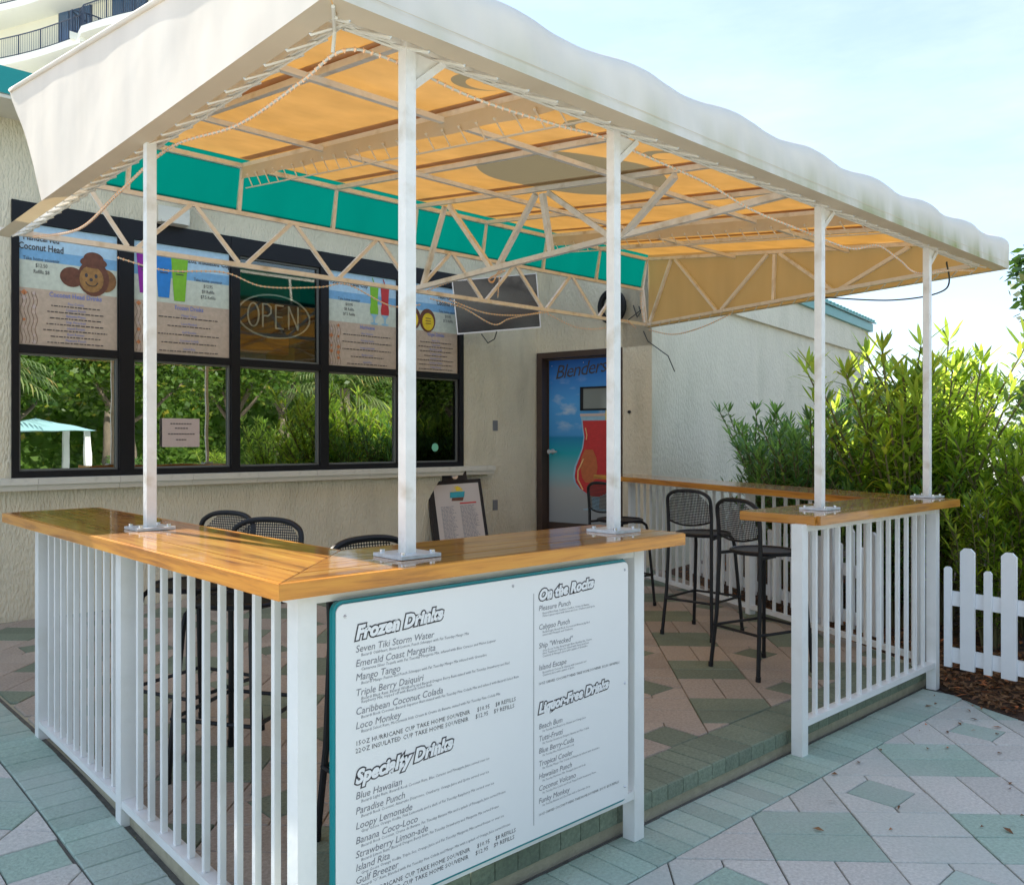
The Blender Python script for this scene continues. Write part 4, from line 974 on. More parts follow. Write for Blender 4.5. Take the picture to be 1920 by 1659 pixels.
build('cable', cab, M['cord'], rl, smooth=True); build('bulbs', bd, M['bead'], rl, kind='stuff')
mb = MB().tube(catm([(xr(8, 3.5) - .1, 3.5, 2.70), (6.8, 2.9, 2.60), (6.5, 2.4, 2.58), (6.0, 2.2, 2.68)]), .006, 5)
build('dark_cable', mb, M['darkcord'], label='thin dark cable sagging below the right end of the canopy between two posts', category='cable')

# ------------------------------------------------------------------ bar counters with railings
def plank(name, poly, z0, z1, ang, m, parent, ch=.003):
    c = Vector((sum(p[0] for p in poly) / len(poly), sum(p[1] for p in poly) / len(poly)))
    ca, sa = math.cos(-ang), math.sin(-ang); lp = []
    for p in poly:
        d = Vector(p) - c; lp.append((d.x * ca - d.y * sa, d.x * sa + d.y * ca))
    mb = MB().prism(lp, z0, z1, ch); me = mb.mesh(name, m, Vector((0, 0, (z0 + z1) / 2)))
    o = D.objects.new(name, me); link(o, parent); w = Vector((c.x, c.y, (z0 + z1) / 2)); o.location = w - WP[parent.name]; o.rotation_euler = (0, 0, ang); WP[o.name] = w; return o
def lerp2(a, b, t): return (a[0] + (b[0] - a[0]) * t, a[1] + (b[1] - a[1]) * t)
def countertop(parent, outer, inner, z0, z1, n=4, edge_first=True, ends=(True, True)):
    """planks between two polylines with mitred joints, plus edge boards"""
    k = len(outer)
    for s in range(k - 1):
        A, B, a, b = Vector(outer[s]), Vector(outer[s + 1]), Vector(inner[s]), Vector(inner[s + 1])
        ang = math.atan2(B.y - A.y, B.x - A.x)
        w = (B - A).normalized(); nrm = Vector((-w.y, w.x)); 
        if (a - A).dot(nrm) < 0: nrm = -nrm
        for i in range(n):
            t0, t1 = i / n, (i + 1) / n; p = [lerp2(A, a, t0), lerp2(B, b, t0), lerp2(B, b, t1), lerp2(A, a, t1)]
            q = inset(p, .0014)
            plank('plank', q, z0 + .004, z1 + R.uniform(-.0006, .0006), ang, M['wood'], parent)
        e = [tuple(A), tuple(B), tuple(B - nrm * .020), tuple(A - nrm * .020)]
        # mitre the edge board
        if s > 0: pa = (Vector(outer[s]) - Vector(inner[s])).normalized() * .028; e[3] = tuple(A + pa)
        if s < k - 2: pb = (Vector(outer[s + 1]) - Vector(inner[s + 1])).normalized() * .028; e[2] = tuple(B + pb)
        eb_ = plank('edge_board', e, z0 - .006, z1 - .001, ang, M['wood_edge'], parent)
        L_ = (B - A).length; d = .18
        while d < L_:
            c = A + w * d - nrm * .0015; so_ = build('screw', MB().octa((c.x, c.y, z0 + .018), .0055), M['bolt'], parent); d += .42
        e = [tuple(a), tuple(b), tuple(b + nrm * .016), tuple(a + nrm * .016)]
        plank('edge_board', inset(e, .0004), z0 - .006, z1 - .001, ang, M['wood_edge'], parent)
    for fl, o_, i_, nb, sgn in ((ends[0], outer[0], inner[0], outer[1], -1), (ends[1], outer[-1], inner[-1], outer[-2], -1)):
        if not fl: continue
        A, B = Vector(o_), Vector(i_); w = (B - A).normalized(); nn = Vector((-w.y, w.x))
        if nn.dot(Vector(nb) - A) > 0: nn = -nn
        plank('edge_board', [tuple(A + nn * .001), tuple(B + nn * .001), tuple(B + nn * .019), tuple(A + nn * .019)], z0 - .006, z1 - .001, math.atan2(w.y, w.x), M['wood_edge'], parent)
BAL = MB().box(-.0098, -.0098, 0, .0098, .0098, 1); BALME = BAL.mesh('baluster', M['white'])
def rail_run(parent, p0, p1, zt, zb, nb, post0=True, post1=True, mids=(), pz=0.0, ps=.028, bottoms=None, balusters=True, zb2=None):
    zb2 = zb if zb2 is None else zb2; ZB = lambda c: zb + (zb2 - zb) * (Vector((c.x, c.y)) - Vector(p0)).length / (Vector(p1) - Vector(p0)).length
    a, b = Vector(p0), Vector(p1); L_ = (b - a).length; u = (b - a).normalized(); ang = math.atan2(u.y, u.x)
    stops = [0] + list(mids) + [1]
    def pp(t): return a + (b - a) * t
    for i, t in enumerate(stops):
        if (i == 0 and not post0) or (i == len(stops) - 1 and not post1): continue
        c = pp(t); zz = bottoms[i] if bottoms else pz
        mb = MB().box(-ps, -ps, zz, ps, ps, zt); mb.xf(Matrix.Translation((c.x, c.y, 0)) @ Matrix.Rotation(ang, 4, 'Z')); build('railing_post', mb, M['white'], parent)
    for i in range(len(stops) - 1):
        c0 = pp(stops[i]) + u * ps; c1 = pp(stops[i + 1]) - u * ps
        build('top_rail', MB().bar((c0.x, c0.y, zt - .0185), (c1.x, c1.y, zt - .0185), .048, .036), M['white'], parent)
        build('bottom_rail', MB().bar((c0.x, c0.y, ZB(c0)), (c1.x, c1.y, ZB(c1)), .05, .03), M['white'], parent)
        if balusters:
            n = nb[i]
            for k in range(n):
                c = c0 + (c1 - c0) * ((k + 1) / (n + 1)); o = D.objects.new('baluster', BALME); link(o, parent)
                z_ = ZB(c); o.location = Vector((c.x, c.y, z_ + .0151)) - WP[parent.name]; o.scale = (1, 1, zt - .0367 - z_ - .0151); o.rotation_euler = (0, 0, ang)
LC = thing('bar_counter', 'L-shaped varnished bar counter on white railing carrying the big drinks menu', 'bar counter', (1.13, 2.03, 0), group='white railed bar counters')
countertop(LC, [(1.075, 4.83), (1.06, 1.99), (2.755, 1.99)], [(1.51, 4.88), (1.50, 2.43), (2.755, 2.43)], 1.102, 1.140)
rail_run(LC, (1.155, 2.06), (1.155, 4.50), 1.100, .095, (10, 10), mids=(.545,), bottoms=(0, -.0, .04), zb2=.165)
rail_run(LC, (1.155, 2.06), (2.55, 2.06), 1.100, .175, (0,), post0=False, balusters=False)
RC = thing('bar_counter', 'angled varnished bar counter on white railing at the right, beside the oleanders', 'bar counter', (3.80, 2.06, 0), group='white railed bar counters')
countertop(RC, [(3.83, 1.99), (5.56, 1.99), (7.20, 5.85)], [(3.845, 2.40), (5.28, 2.40), (6.79, 6.00)], 1.102, 1.140)
rail_run(RC, (3.80, 2.06), (5.40, 2.06), 1.100, .150, (12,))
rail_run(RC, (5.46, 2.17), (6.93, 5.62), 1.100, .160, (11, 15), mids=(.46,), pz=.10)

# ------------------------------------------------------------------ menu sign
sg = thing('menu_sign', 'large white drinks menu board with teal backing fixed to the front railing', 'menu board', (1.215, 2.0, .2))
SX0, SX1, SZ0, SZ1, SY = 1.225, 2.445, .200, 1.058, 2.006
def rrect(x0, z0, x1, z1, r, y0, y1):
    pts = []
    for cx, cz, a0 in ((x1 - r, z1 - r, 0), (x0 + r, z1 - r, PI / 2), (x0 + r, z0 + r, PI), (x1 - r, z0 + r, 1.5 * PI)):
        for k in range(7): a = a0 + k * PI / 12; pts.append((cx + r * math.cos(a), cz + r * math.sin(a)))
    mb = MB().prism(pts, 0, 1)
    for p in mb.v: x, z, h = p.x, p.y, p.z; p.x, p.y, p.z = x, y0 + (y1 - y0) * h, z
    return mb
build('backing_board', rrect(SX0 - .009, SZ0 - .010, SX1 + .004, SZ1 + .009, .03, SY + .001, SY + .016), M['signteal'], sg)
build('face_board', rrect(SX0, SZ0, SX1, SZ1, .022, SY - .006, SY - .0005), M['signwhite'], sg)
TL = []; TG = []; TB = []; TWt = []
def st(s_, x, z, size, store, m=None, shear=0.0, off=0.0, dy=0.0, rot=0.0, width=None, spacing=1.0):
    mt = Matrix.Translation((x, SY - .0068 - dy, z)) @ Matrix.Rotation(rot, 4, 'Y') @ Matrix.Rotation(PI / 2, 4, 'X')
    store.append(textmesh('t', s_, size, mt, M['ink'], sg, shear=shear, offset=off, width=width, spacing=spacing, res=1 if size < .02 else 3)); store[-1]['big'] = size > .03
def heading(s_, x, z, size, width, rise=-.05):
    st(s_, x, z, size, TB, shear=.30, off=.0066, dy=0, rot=rise, spacing=1.03); st(s_, x, z, size, TWt, shear=.30, off=.0026, dy=.0006, rot=rise, spacing=1.03)
def item(x, z, s_, desc, size=.0272):
    st(s_, x, z, size, TG, shear=.18)
    for k, d in enumerate(desc): st(d, x + .018, z - .0125 - .0095 * k, .0118 if x < 1.8 else .0098, TL, shear=.1)
xl = 1.283
heading('Frozen Drinks', xl, .958, .050, None)
item(xl, .922, 'Seven Tiki Storm Water', ['Bacardi OakHeart, Bacardi Lemon, Peach Schnapps with Fat Tuesday Mango Mix'])
item(xl, .883, 'Emerald Coast Margarita', ['Camarena Silver Tequila with Fat Tuesday Margarita Mix, infused with Blue Curacao and Melon Liqueur'])
item(xl, .845, 'Mango Tango', ['Bacardi Mango Fusion and Peach Schnapps with Fat Tuesday Mango Mix infused with Grenadine'])
item(xl, .803, 'Triple Berry Daiquiri', ['Bacardi Black Razz, Bacardi Wolfberry and Bacardi Dragon Berry Rum mixed with Fat Tuesday Strawberry and Red', 'Raspberry Mix, topped off with Bacardi Select Rum'])
item(xl, .752, 'Caribbean Coconut Colada', ['Bacardi Rock Coconut, Bacardi Superior Rum mixed with Fat Tuesday Pina Colada Mix and infused with Bacardi Select Rum'])
item(xl, .713, 'Loco Monkey', ['Bacardi Select Rum, McCormick Irish Cream & Creme de Banana, mixed with Fat Tuesday Pina Colada Mix'])
st('15OZ HURRICANE CUP TAKE HOME SOUVENIR     $10.95    $8 REFILLS', xl, .668, .0185, TB, spacing=1.04); st('22OZ INSULATED CUP TAKE HOME SOUVENIR     $12.95    $9 REFILLS', xl, .648, .0185, TB, spacing=1.04)
heading('Specialty Drinks', xl, .565, .050, None)
item(xl, .522, 'Blue Hawaiian', ['Bacardi Light Rum, Bacardi Rock Coconut Rum, Blue Curacao and Pineapple Juice served over ice'])
item(xl, .481, 'Paradise Punch', ['Bacardi Rock Coconut, Amaretto Disaronno, Cranberry, Orange Juice and Sprite served over ice'])
item(xl, .440, 'Loopy Lemonade', ['Grey Goose Orange Vodka, Pink Lemonade and a dash of Fat Tuesday Raspberry Mix served over ice'])
item(xl, .400, 'Banana Coco-Loco', ['Bacardi Rock Coconut, Creme de Banana, Fat Tuesday Banana Mix and a splash of Pineapple Juice served frozen'])
item(xl, .362, 'Strawberry Limon-ade', ['Bacardi Limon Rum, Bacardi Dragon Berry Rum, Fat Tuesday Strawberry and Margarita Mix served frozen'])
item(xl, .326, 'Island Rita', ['Grey Goose Orange Vodka, Triple Sec, Orange Juice and Fat Tuesday Margarita Mix served frozen or over ice'])
item(xl, .291, 'Gulf Breezer', ['Bacardi "O" Rum, Blended with Fat Tuesday Pina Colada and Mango Mix with a splash of Orange Juice served frozen'])
st('15OZ HURRICANE CUP TAKE HOME SOUVENIR     $10.95    $8 REFILLS', xl, .250, .0185, TB, spacing=1.04); st('22OZ INSULATED CUP TAKE HOME SOUVENIR     $12.95    $9 REFILLS', xl, .230, .0185, TB, spacing=1.04)
xq = 1.985
heading('On the Rocks', xq, .975, .046, None)
item(xq, .940, 'Pleasure Punch', ["Bacardi Black Razz, Southern Comfort, Creme de Banana,", 'Melon Liqueur mixed with Sweet and Sour, Cranberry and Sprite'], .025)
item(xq, .878, 'Calypso Punch', ['Bacardi Light, Bacardi Rock Coconut and Blowout Jay Red', 'mixed with Pineapple and Cranberry'], .025)
item(xq, .817, 'Ship "Wrecked"', ['Grey Goose Vodka, Bacardi Light Rum, Bombay Gin, Cuervo', 'Silver Tequila and Triple Sec, mixed with Sweet and Sour,', 'Cranberry & Pineapple Juice with a splash of Grenadine'], .025)
item(xq, .745, 'Island Escape', ['Bacardi Rock Coconut & Classica with Lemonade and', 'Cranberry Juice with a splash of Sprite'], .025)
st('16OZ CARVED COCONUT HEAD TAKE HOME SOUVENIR  $12.50  $8 REFILLS', xq, .697, .0120, TB)
heading('Liquor-Free Drinks', xq, .605, .043, None)
for z, s_, d in ((.552, 'Beach Bum', 'Fat Tuesday Red Raspberry, Banana and Orange Juice'), (.512, 'Tutti-Frutti', 'Fat Tuesday Strawberry Daiquiri, Banana and Pina Colada'), (.472, 'Blue Berry-Cuda', 'Fat Tuesday Blue Raspberry with soda'), (.430, 'Tropical Cooler', 'Fat Tuesday Mango, Pina Colada and Raspberry infused with Grenadine'), (.389, 'Hawaiian Punch', 'Fat Tuesday Hurricane Mix, Pineapple Juice and Soda'), (.349, 'Coconut Volcano', 'Fat Tuesday Pina Colada and Fresh Topped with Strawberry Puree'), (.308, 'Funky Monkey', 'Fat Tuesday Banana and Chocolate with a Chocolate Syrup')): item(xq, z, s_, [d], .025)
st('16OZ CARVED COCONUT HEAD TAKE HOME SOUVENIR  $10.95  $5.95 REFILLS', xq, .268, .0115, TB)
for o in TB: o.name = 'heading_outline' if o['big'] else 'price_line'
for o in TWt: o.name = 'heading'; o.data.materials[0] = M['rocker']
for o in TG: o.name = 'drink_name'; o.data.materials[0] = M['inkgrey']
joinmeshes('descriptions', TL, sg, M['inkgrey'], kind='stuff')
build('divider_line', MB().box(1.962, SY - .0072, .245, 1.9635, SY - .0066, 1.0), M['inkgrey'], sg)
for x, z in ((1.25, 1.025), (2.425, 1.03), (1.87, 1.035), (2.425, .245), (2.425, .62)): build('screw', MB().octa((x, SY - .007, z), .006), M['silver'], sg)

# ------------------------------------------------------------------ bar stools
def make_stool():
    t = thing('bar_stool', '', 'bar stool')
    SH = .73
    def part(n, mb, m, **k): return build(n, mb, m, t, smooth=True, auto=40, local=True, **k)
    # seat: perforated pan with rolled rim. stool faces +X
    mb = MB(); n = 28; mb.add([(.185 * math.cos(2 * PI * k / n), .19 * math.sin(2 * PI * k / n), SH - .004) for k in range(n)], [tuple(range(n))]); o = build('seat_mesh', mb, M['perf2'], t, local=True)
    mb = MB(); ring = [(.185 * math.cos(2 * PI * k / n), .19 * math.sin(2 * PI * k / n), SH - .006) for k in range(n + 1)]; mb.tube(ring, .011, 8, cap=False)
    prof = [(0, SH - .007), (.12, SH - .010), (.178, SH - .014)]
    part('seat', mb, M['black'])
    mb = MB().disc((0, 0), .18, SH - .022, SH - .010, 24); part('seat_pan', mb, M['black'])
    legs = [((.155, .15, SH - .02), (.215, .20, 0)), ((.155, -.15, SH - .02), (.215, -.20, 0))]
    for a, b in legs:
        mb = MB().tube([(a[0] - .10, a[1] * .8, a[2]), (a[0] - .03, a[1] * .95, a[2] - .004), (a[0] + .005, a[1] * 1.02, a[2] - .03), (a[0] + .02, a[1] * 1.06, a[2] - .09), b], .0125, 8); l = part('leg', mb, M['black'])
        f = build('foot_cap', MB().tube([(b[0], b[1], 0), (b[0] - .003, b[1], .03)], .0155, 8), M['black'], t, smooth=True, auto=40, local=True)
    for s in (1, -1):
        mb = MB().tube([(-.235, s * .20, 0), (-.205, s * .180, SH * .45), (-.190, s * .172, SH - .05), (-.190, s * .172, SH + .04)], .0125, 8); part('leg', mb, M['black'])
        build('foot_cap', MB().tube([(-.235, s * .20, 0), (-.233, s * .2, .03)], .0155, 8), M['black'], t, smooth=True, auto=40, local=True)
        mb = MB().bar((-.19, s * .172, SH - .025), (-.05, s * .15, SH - .02), .018); part('seat_bracket', mb, M['black'])
    arch = [(-.190, .172, SH + .04), (-.196, .174, SH + .16), (-.208, .170, SH + .25), (-.216, .145, SH + .283), (-.222, .09, SH + .305), (-.224, 0, SH + .312)]
    arch = arch + [(p[0], -p[1], p[2]) for p in arch[-2::-1]]
    mb = MB().tube(catm(arch, 5), .0125, 8); part('back_frame', mb, M['black'])
    def bk(u, v):
        yy = (u * 2 - 1); top = SH + .308 - .10 * max(0, abs(yy) - .35) ** 1.6 * 1.9; bot = SH + .095 - .030 * (1 - yy * yy); z = bot + (top - bot) * v
        return (-.193 - .035 * max(0, (z - SH - .1)) / .22 - .022 * (1 - yy * yy), yy * .168, z)
    build('back_mesh', MB().grid(bk, 14, 8), M['perf'], t, local=True, smooth=True)
    mb = MB().tube([bk(k / 14, 0) for k in range(15)], .007, 6); part('back_hem', mb, M['black'])
    def lp(x, z): return x + math.copysign(.0, x)
    q = [((.203, .19, .26), (.203, -.19, .26)), ((-.219, .187, .26), (-.219, -.187, .26)), ((.203, .19, .26), (-.219, .187, .26)), ((.203, -.19, .26), (-.219, -.187, .26))]
    for a, b in q: part('foot_rest', MB().tube([a, b], .009, 8), M['black'])
    return t
st0 = make_stool(); first = True
stools = [((5.28, 3.62), 5, 'black mesh bar stool in the middle between the other two at the angled counter'),
          ((4.71, 2.80), -14, 'black mesh bar stool nearest the right hand white railing end'),
          ((5.66, 4.72), -8, 'black mesh bar stool nearest the painted door'),
          ((1.66, 3.97), 200, 'black mesh bar stool at the left counter, farther from the camera'),
          ((1.65, 3.46), 212, 'black mesh bar stool at the left counter, next to the farthest one'),
          ((1.74, 2.42), -93, 'black mesh bar stool tucked behind the big drinks menu board')]
for (x, y), rz, lb in stools:
    s_ = st0 if first else copy_tree(st0); first = False
    s_.location = (x, y, .101); s_.rotation_euler = (0, 0, math.radians(rz)); s_['label'] = lb; s_['group'] = 'black perforated bar stools'

# menu easel
ea = thing('menu_easel', 'black framed menu easel with palm emblem leaning below the window sill', 'menu stand', (5.98, 7.05, .1))
ET = Matrix.Translation((5.99, 7.14, .1)) @ Matrix.Rotation(-math.radians(24), 4, 'Z') @ Matrix.Rotation(-math.radians(17), 4, 'X') @ Matrix.Rotation(-math.radians(3), 4, 'Y')
def ep(n, mb, m): return build(n, mb.xf(ET), m, ea)
ep('frame', MB().box(-.30, 0, 0, .30, .03, 1.0), M['black']); ep('side_edge', MB().box(-.325, .002, 0, -.301, .06, .98), M['black'])
ep('menu_sheet', MB().box(-.255, -.004, .05, .262, -.001, .955), M['paper2'] if 'paper2' in M else M.setdefault('paper2', mat('cream_paper', (.56, .48, .42), .6)))
ep('clip', MB().box(-.14, -.012, .985, .14, .035, 1.095), M['black']); mb = MB().disc((0, 0), .035, 0, .01, 16)
for p in mb.v: p.y, p.z = -.014 - p.z, 1.04 + p.y
ep('clip_button', mb, M['silver'])
em = MB(); em.mi = 0
for k in range(9):
    a = PI * k / 8; em.add([(0, -.006, .87), (.06 * math.cos(a) - .01, -.006, .87 + .07 * math.sin(a)), (.075 * math.cos(a), -.006, .88 + .05 * math.sin(a)), (.06 * math.cos(a) + .01, -.006, .86 + .06 * math.sin(a))], [(0, 1, 2, 3)])
em.mi = 1; em.add([(-.085, -.007, .80), (.08, -.007, .80), (.095, -.007, .865), (-.075, -.007, .865)], [(0, 1, 2, 3)])
em.mi = 2; em.add([(-.07, -.0065, .765), (.06, -.0065, .76), (.075, -.0065, .80), (-.06, -.0065, .80)], [(0, 1, 2, 3)])
ep('emblem', em, [M['p_yellow'], M['p_teal'], M['p_brown']])
mb = MB(); rr = random.Random(9)
for c0, c1, zt, m_ in ((-.20, -.03, .70, 0), (.02, .22, .70, 0)):
    z = zt
    while z > .10:
        x = c0; e = c1 - rr.random() * .05
        while x < e: l_ = rr.uniform(.012, .04); mb.add([(x, -.0055, z), (min(x + l_, e), -.0055, z), (min(x + l_, e), -.0055, z + .006), (x, -.0055, z + .006)], [(0, 1, 2, 3)]); x += l_ + .008
        z -= .0145
ep('small_print', mb, M['inkgrey']); ep('red_heading', MB().box(.02, -.0065, .725, .21, -.005, .740), M['p_red'])

# ------------------------------------------------------------------ picket fences
def picket_me(w, h, t=.018):
    c = w * .28; mb = MB().prism([(-w / 2, 0), (w / 2, 0), (w / 2, h - c), (w / 2 - c, h), (-w / 2 + c, h), (-w / 2, h - c)], 0, t)
    for p in mb.v: x, z, y = p.x, p.y, p.z; p.x, p.y, p.z = x, y - t / 2, z
    return mb.mesh('picket', M['fence'])
PW, PN = picket_me(.082, .72), picket_me(.042, .60)
def fence(label, p0, p1, n, zb, zr_=(.21, .55), pitch=.115, face=-1):
    a, b = Vector(p0), Vector(p1); u = (b - a).normalized(); L_ = (b - a).length; ang = math.atan2(u.y, u.x); nn = Vector((-u.y, u.x)) * face
    f = thing('picket_fence', label, 'picket fence', (a.x, a.y, 0))
    for z in zr_: build('fence_rail', MB().bar((a.x, a.y, z), (b.x, b.y, z), .030, .085), M['fence'], f)
    k = 1; d = .005 if L_ < 2 else .07
    while d < L_:
        c = a + u * d + nn * .0255; o = D.objects.new('picket', PW if k % 2 == 0 else PN); link(o, f); o.location = Vector((c.x, c.y, zb)) - WP[f.name]; o.rotation_euler = (0, 0, ang); d += pitch; k += 1
    d = .5
    while d < L_ + .3:
        c = a + u * min(d, L_ - .05) - nn * .045; build('fence_post', MB().box(c.x - .025, c.y - .025, 0, c.x + .025, c.y + .025, .75), M['fence'], f); d += 1.7
fence('low white picket fence running off the picture at the right edge', (5.47, 1.99), (5.27, .55), 12, .14, pitch=.117)
fence('low white picket fence seen through the railing behind the stools', (7.40, 5.20), (5.92, 2.62), 22, .14, pitch=.125, face=-1)

# ------------------------------------------------------------------ oleander bushes
def leaf(mb, p, d, L_, w, droop=.15):
    d = d.normalized(); s = d.cross(Vector((0, 0, 1)))
    if s.length < .05: s = Vector((1, 0, 0))
    s = s.normalized() * w / 2; q1 = p + d * L_ * .35; q2 = p + d * L_ * .72 - Vector((0, 0, droop * L_ * .3)); e = p + d * L_ - Vector((0, 0, droop * L_))
    mb.add([p, q1 - s, q1 + s, q2 - s * .85, q2 + s * .85, e], [(0, 1, 2), (1, 3, 4, 2), (3, 5, 4)])
def oleander(name_seed, stems=26, h=2.0, rad=.55, m='oleander'):
    rr = random.Random(name_seed); f = MB(); s = MB()
    for i in range(stems):
        a = rr.uniform(0, 2 * PI); r0 = rr.uniform(0, .25) * rad; lean = rr.uniform(.1, 1.0) * rad; hh = h * (1 - .30 * (lean / rad) * rr.random()) * rr.uniform(.62, 1.0)
        pts = [Vector((r0 * math.cos(a) + lean * t ** 1.4 * math.cos(a + .2 * t), r0 * math.sin(a) + lean * t ** 1.4 * math.sin(a + .2 * t), hh * t)) for t in [k / 7 for k in range(8)]]
        s.tube(pts, .01, 5, rs=[.014 - .0014 * k for k in range(8)])
        sub = [(pts, .22)]
        for b_ in range(2):
            k = rr.randint(2, 5); o = pts[k]; aa = rr.uniform(0, 6.28); d = Vector((math.cos(aa) * .5, math.sin(aa) * .5, .9)); L2 = rr.uniform(.25, .5) * h * .55
            bp = [o + d * L2 * t + Vector((0, 0, .04 * t * t)) for t in [q / 4 for q in range(5)]]; s.tube(bp, .006, 4); sub.append((bp, .0))
        for path, t0 in sub:
            tot = sum((path[k + 1] - path[k]).length for k in range(len(path) - 1)); d = tot * t0; ph = rr.uniform(0, 6)
            while d < tot:
                acc = 0
                for k in range(len(path) - 1):
                    l = (path[k + 1] - path[k]).length
                    if acc + l >= d: break
                    acc += l
                p = path[k].lerp(path[k + 1], (d - acc) / l); ax = (path[k + 1] - path[k]).normalized(); up = .0 + 1.0 * (d / tot) ** 4
                for q in range(3):
                    t = ph + q * 2.094; dd = Vector((math.cos(t), math.sin(t), up + rr.uniform(-.25, .2))) + ax * .3
                    leaf(f, p, dd, rr.choice((1, 1, .75, .55)) * rr.uniform(.14, .23), rr.uniform(.020, .032), rr.uniform(-.1, .5))
                ph += 1.05; d += rr.uniform(.05, .085)
            e = path[-1]
            for q in range(6):
                t = rr.uniform(0, 6.3); leaf(f, e, Vector((math.cos(t) * .7, math.sin(t) * .7, rr.uniform(.4, 1.3))), rr.uniform(.12, .2), .022, .0)
    return f, s
protos = {}
def bush(kind, x, y, sc, rz, label, dark=False):  # dark picks the leaf copy that has shade painted into its colour
    key = (kind, dark)
    if key not in protos:
        f, s = oleander(kind * 13 + 5, 26 if kind != 3 else 20, 2.0, .62)
        t = thing('oleander_bush', label, 'oleander', (0, 0, 0)); WP[t.name] = Vector((0, 0, 0))
        build('foliage', f, M['oleander_shade' if dark else 'oleander'], t, local=True, kind='stuff'); build('stems', s, M['stem'], t, local=True); protos[key] = t
    else: t = copy_tree(protos[key])
    t.location = (x, y, 0); t.scale = (sc * 1.08, sc * 1.08, sc); t.rotation_euler = (0, 0, rz); t['label'] = label; t['group'] = 'oleanders behind the picket fence'
for i, (k, x, y, s, lb, dk) in enumerate([
    (1, 8.05, 4.35, .86, 'shade-tinted oleander leaning on the pale wing wall, leftmost of the hedge', True),
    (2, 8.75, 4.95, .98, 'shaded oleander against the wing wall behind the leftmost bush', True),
    (2, 7.40, 3.85, .90, 'shade-tinted oleander above the far corner of the angled counter', True),
    (1, 8.65, 4.0, 1.05, 'tall oleander standing behind the fourth canopy post', False),
    (3, 7.65, 3.20, 1.33, 'tallest oleander, spiky top reaching the teal roof line', False),
    (1, 7.30, 2.85, 1.24, 'bright oleander directly behind the rightmost canopy post', False),
    (2, 8.15, 3.05, 1.02, 'sunlit yellow green oleander right of the tallest one', False),
    (3, 7.45, 2.15, .92, 'leafy oleander just right of the rightmost canopy post', False),
    (1, 8.50, 2.25, .98, 'sunlit oleander deep in the hedge near the right picture edge', False),
    (2, 7.05, 1.50, .98, 'big leaved oleander at the right picture edge over the picket fence', False),
    (3, 6.95, 2.95, .72, 'low oleander filling the foot of the hedge behind the angled railing', True),
    (1, 6.75, 2.15, .62, 'low oleander just behind the corner of white railing and picket fence', False),
    (3, 6.65, 1.30, .78, 'low oleander behind the picket fence at the right picture edge', False),
    (2, 8.9, 3.6, 1.0, 'farthest oleander at the back of the hedge', False),
    (3, 8.25, 4.60, .92, 'slender shade-tinted oleander close to the wing wall between the two leftmost bushes', True),
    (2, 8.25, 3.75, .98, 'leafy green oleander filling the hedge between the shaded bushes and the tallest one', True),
    (3, 9.2, 2.6, .80, 'back row oleander showing through gaps in the hedge', False)]):
    bush(k, x, y, s, i * 1.7, lb, dk)

# ------------------------------------------------------------------ trees
def crown(seed, R_, n, ls, flat=.8, clumps=16):
    rr = random.Random(seed); mb = MB(); cs = []
    for i in range(clumps):
        d = Vector((rr.gauss(0, 1), rr.gauss(0, 1), rr.gauss(0, .8))).normalized() * R_ * rr.uniform(.25, .85); d.z *= flat; cs.append((d, R_ * rr.uniform(.22, .42)))
    for i in range(n):
        c, r = cs[i % clumps]; d = Vector((rr.gauss(0, 1), rr.gauss(0, 1), rr.gauss(0, 1))).normalized() * r * rr.uniform(.5, 1.05) + c
        u = Vector((rr.uniform(-1, 1), rr.uniform(-1, 1), rr.uniform(-.7, .4))).normalized(); v = u.cross(Vector((rr.uniform(-1, 1), rr.uniform(-1, 1), rr.uniform(-1, 1)))).normalized(); l = ls * rr.uniform(.6, 1.3)
        mb.add([d, d + u * l * .5 + v * l * .28, d + u * l, d + u * l * .5 - v * l * .28], [(0, 1, 2, 3)])
    return mb, cs
tproto = {}
def tree(kind, x, y, h, R_, label, m='leaf', rz=0.0, sc=1.0, n=5200, ls=.13, group=None):
    key = (kind, m)
    if key not in tproto:
        t = thing('broadleaf_tree', label, 'tree'); mb, cs = crown(kind * 7 + 1, R_, n, ls); mb.xf(Matrix.Translation((0, 0, h)))
        build('crown', mb, M[m], t, local=True, kind='stuff')
        tr = MB().tube([(0, 0, 0), (.06, .03, h * .35), (-.03, .06, h * .7), (0, 0, h)], .1, 9, rs=[.17, .13, .10, .05])
        for c, r in cs[:8]: tr.tube([(-.02, .05, h * .55), (c.x * .5, c.y * .5, h * .75 + c.z * .3), (c.x, c.y, h + c.z)], .04, 6, rs=[.06, .04, .015])
        build('trunk', tr, M['bark'], t, smooth=True, local=True); tproto[key] = t
    else: t = copy_tree(tproto[key])
    t.location = (x, y, 0); t.rotation_euler = (0, 0, rz); t.scale = (sc, sc, sc); t['label'] = label
    if group: t['group'] = group
    return t
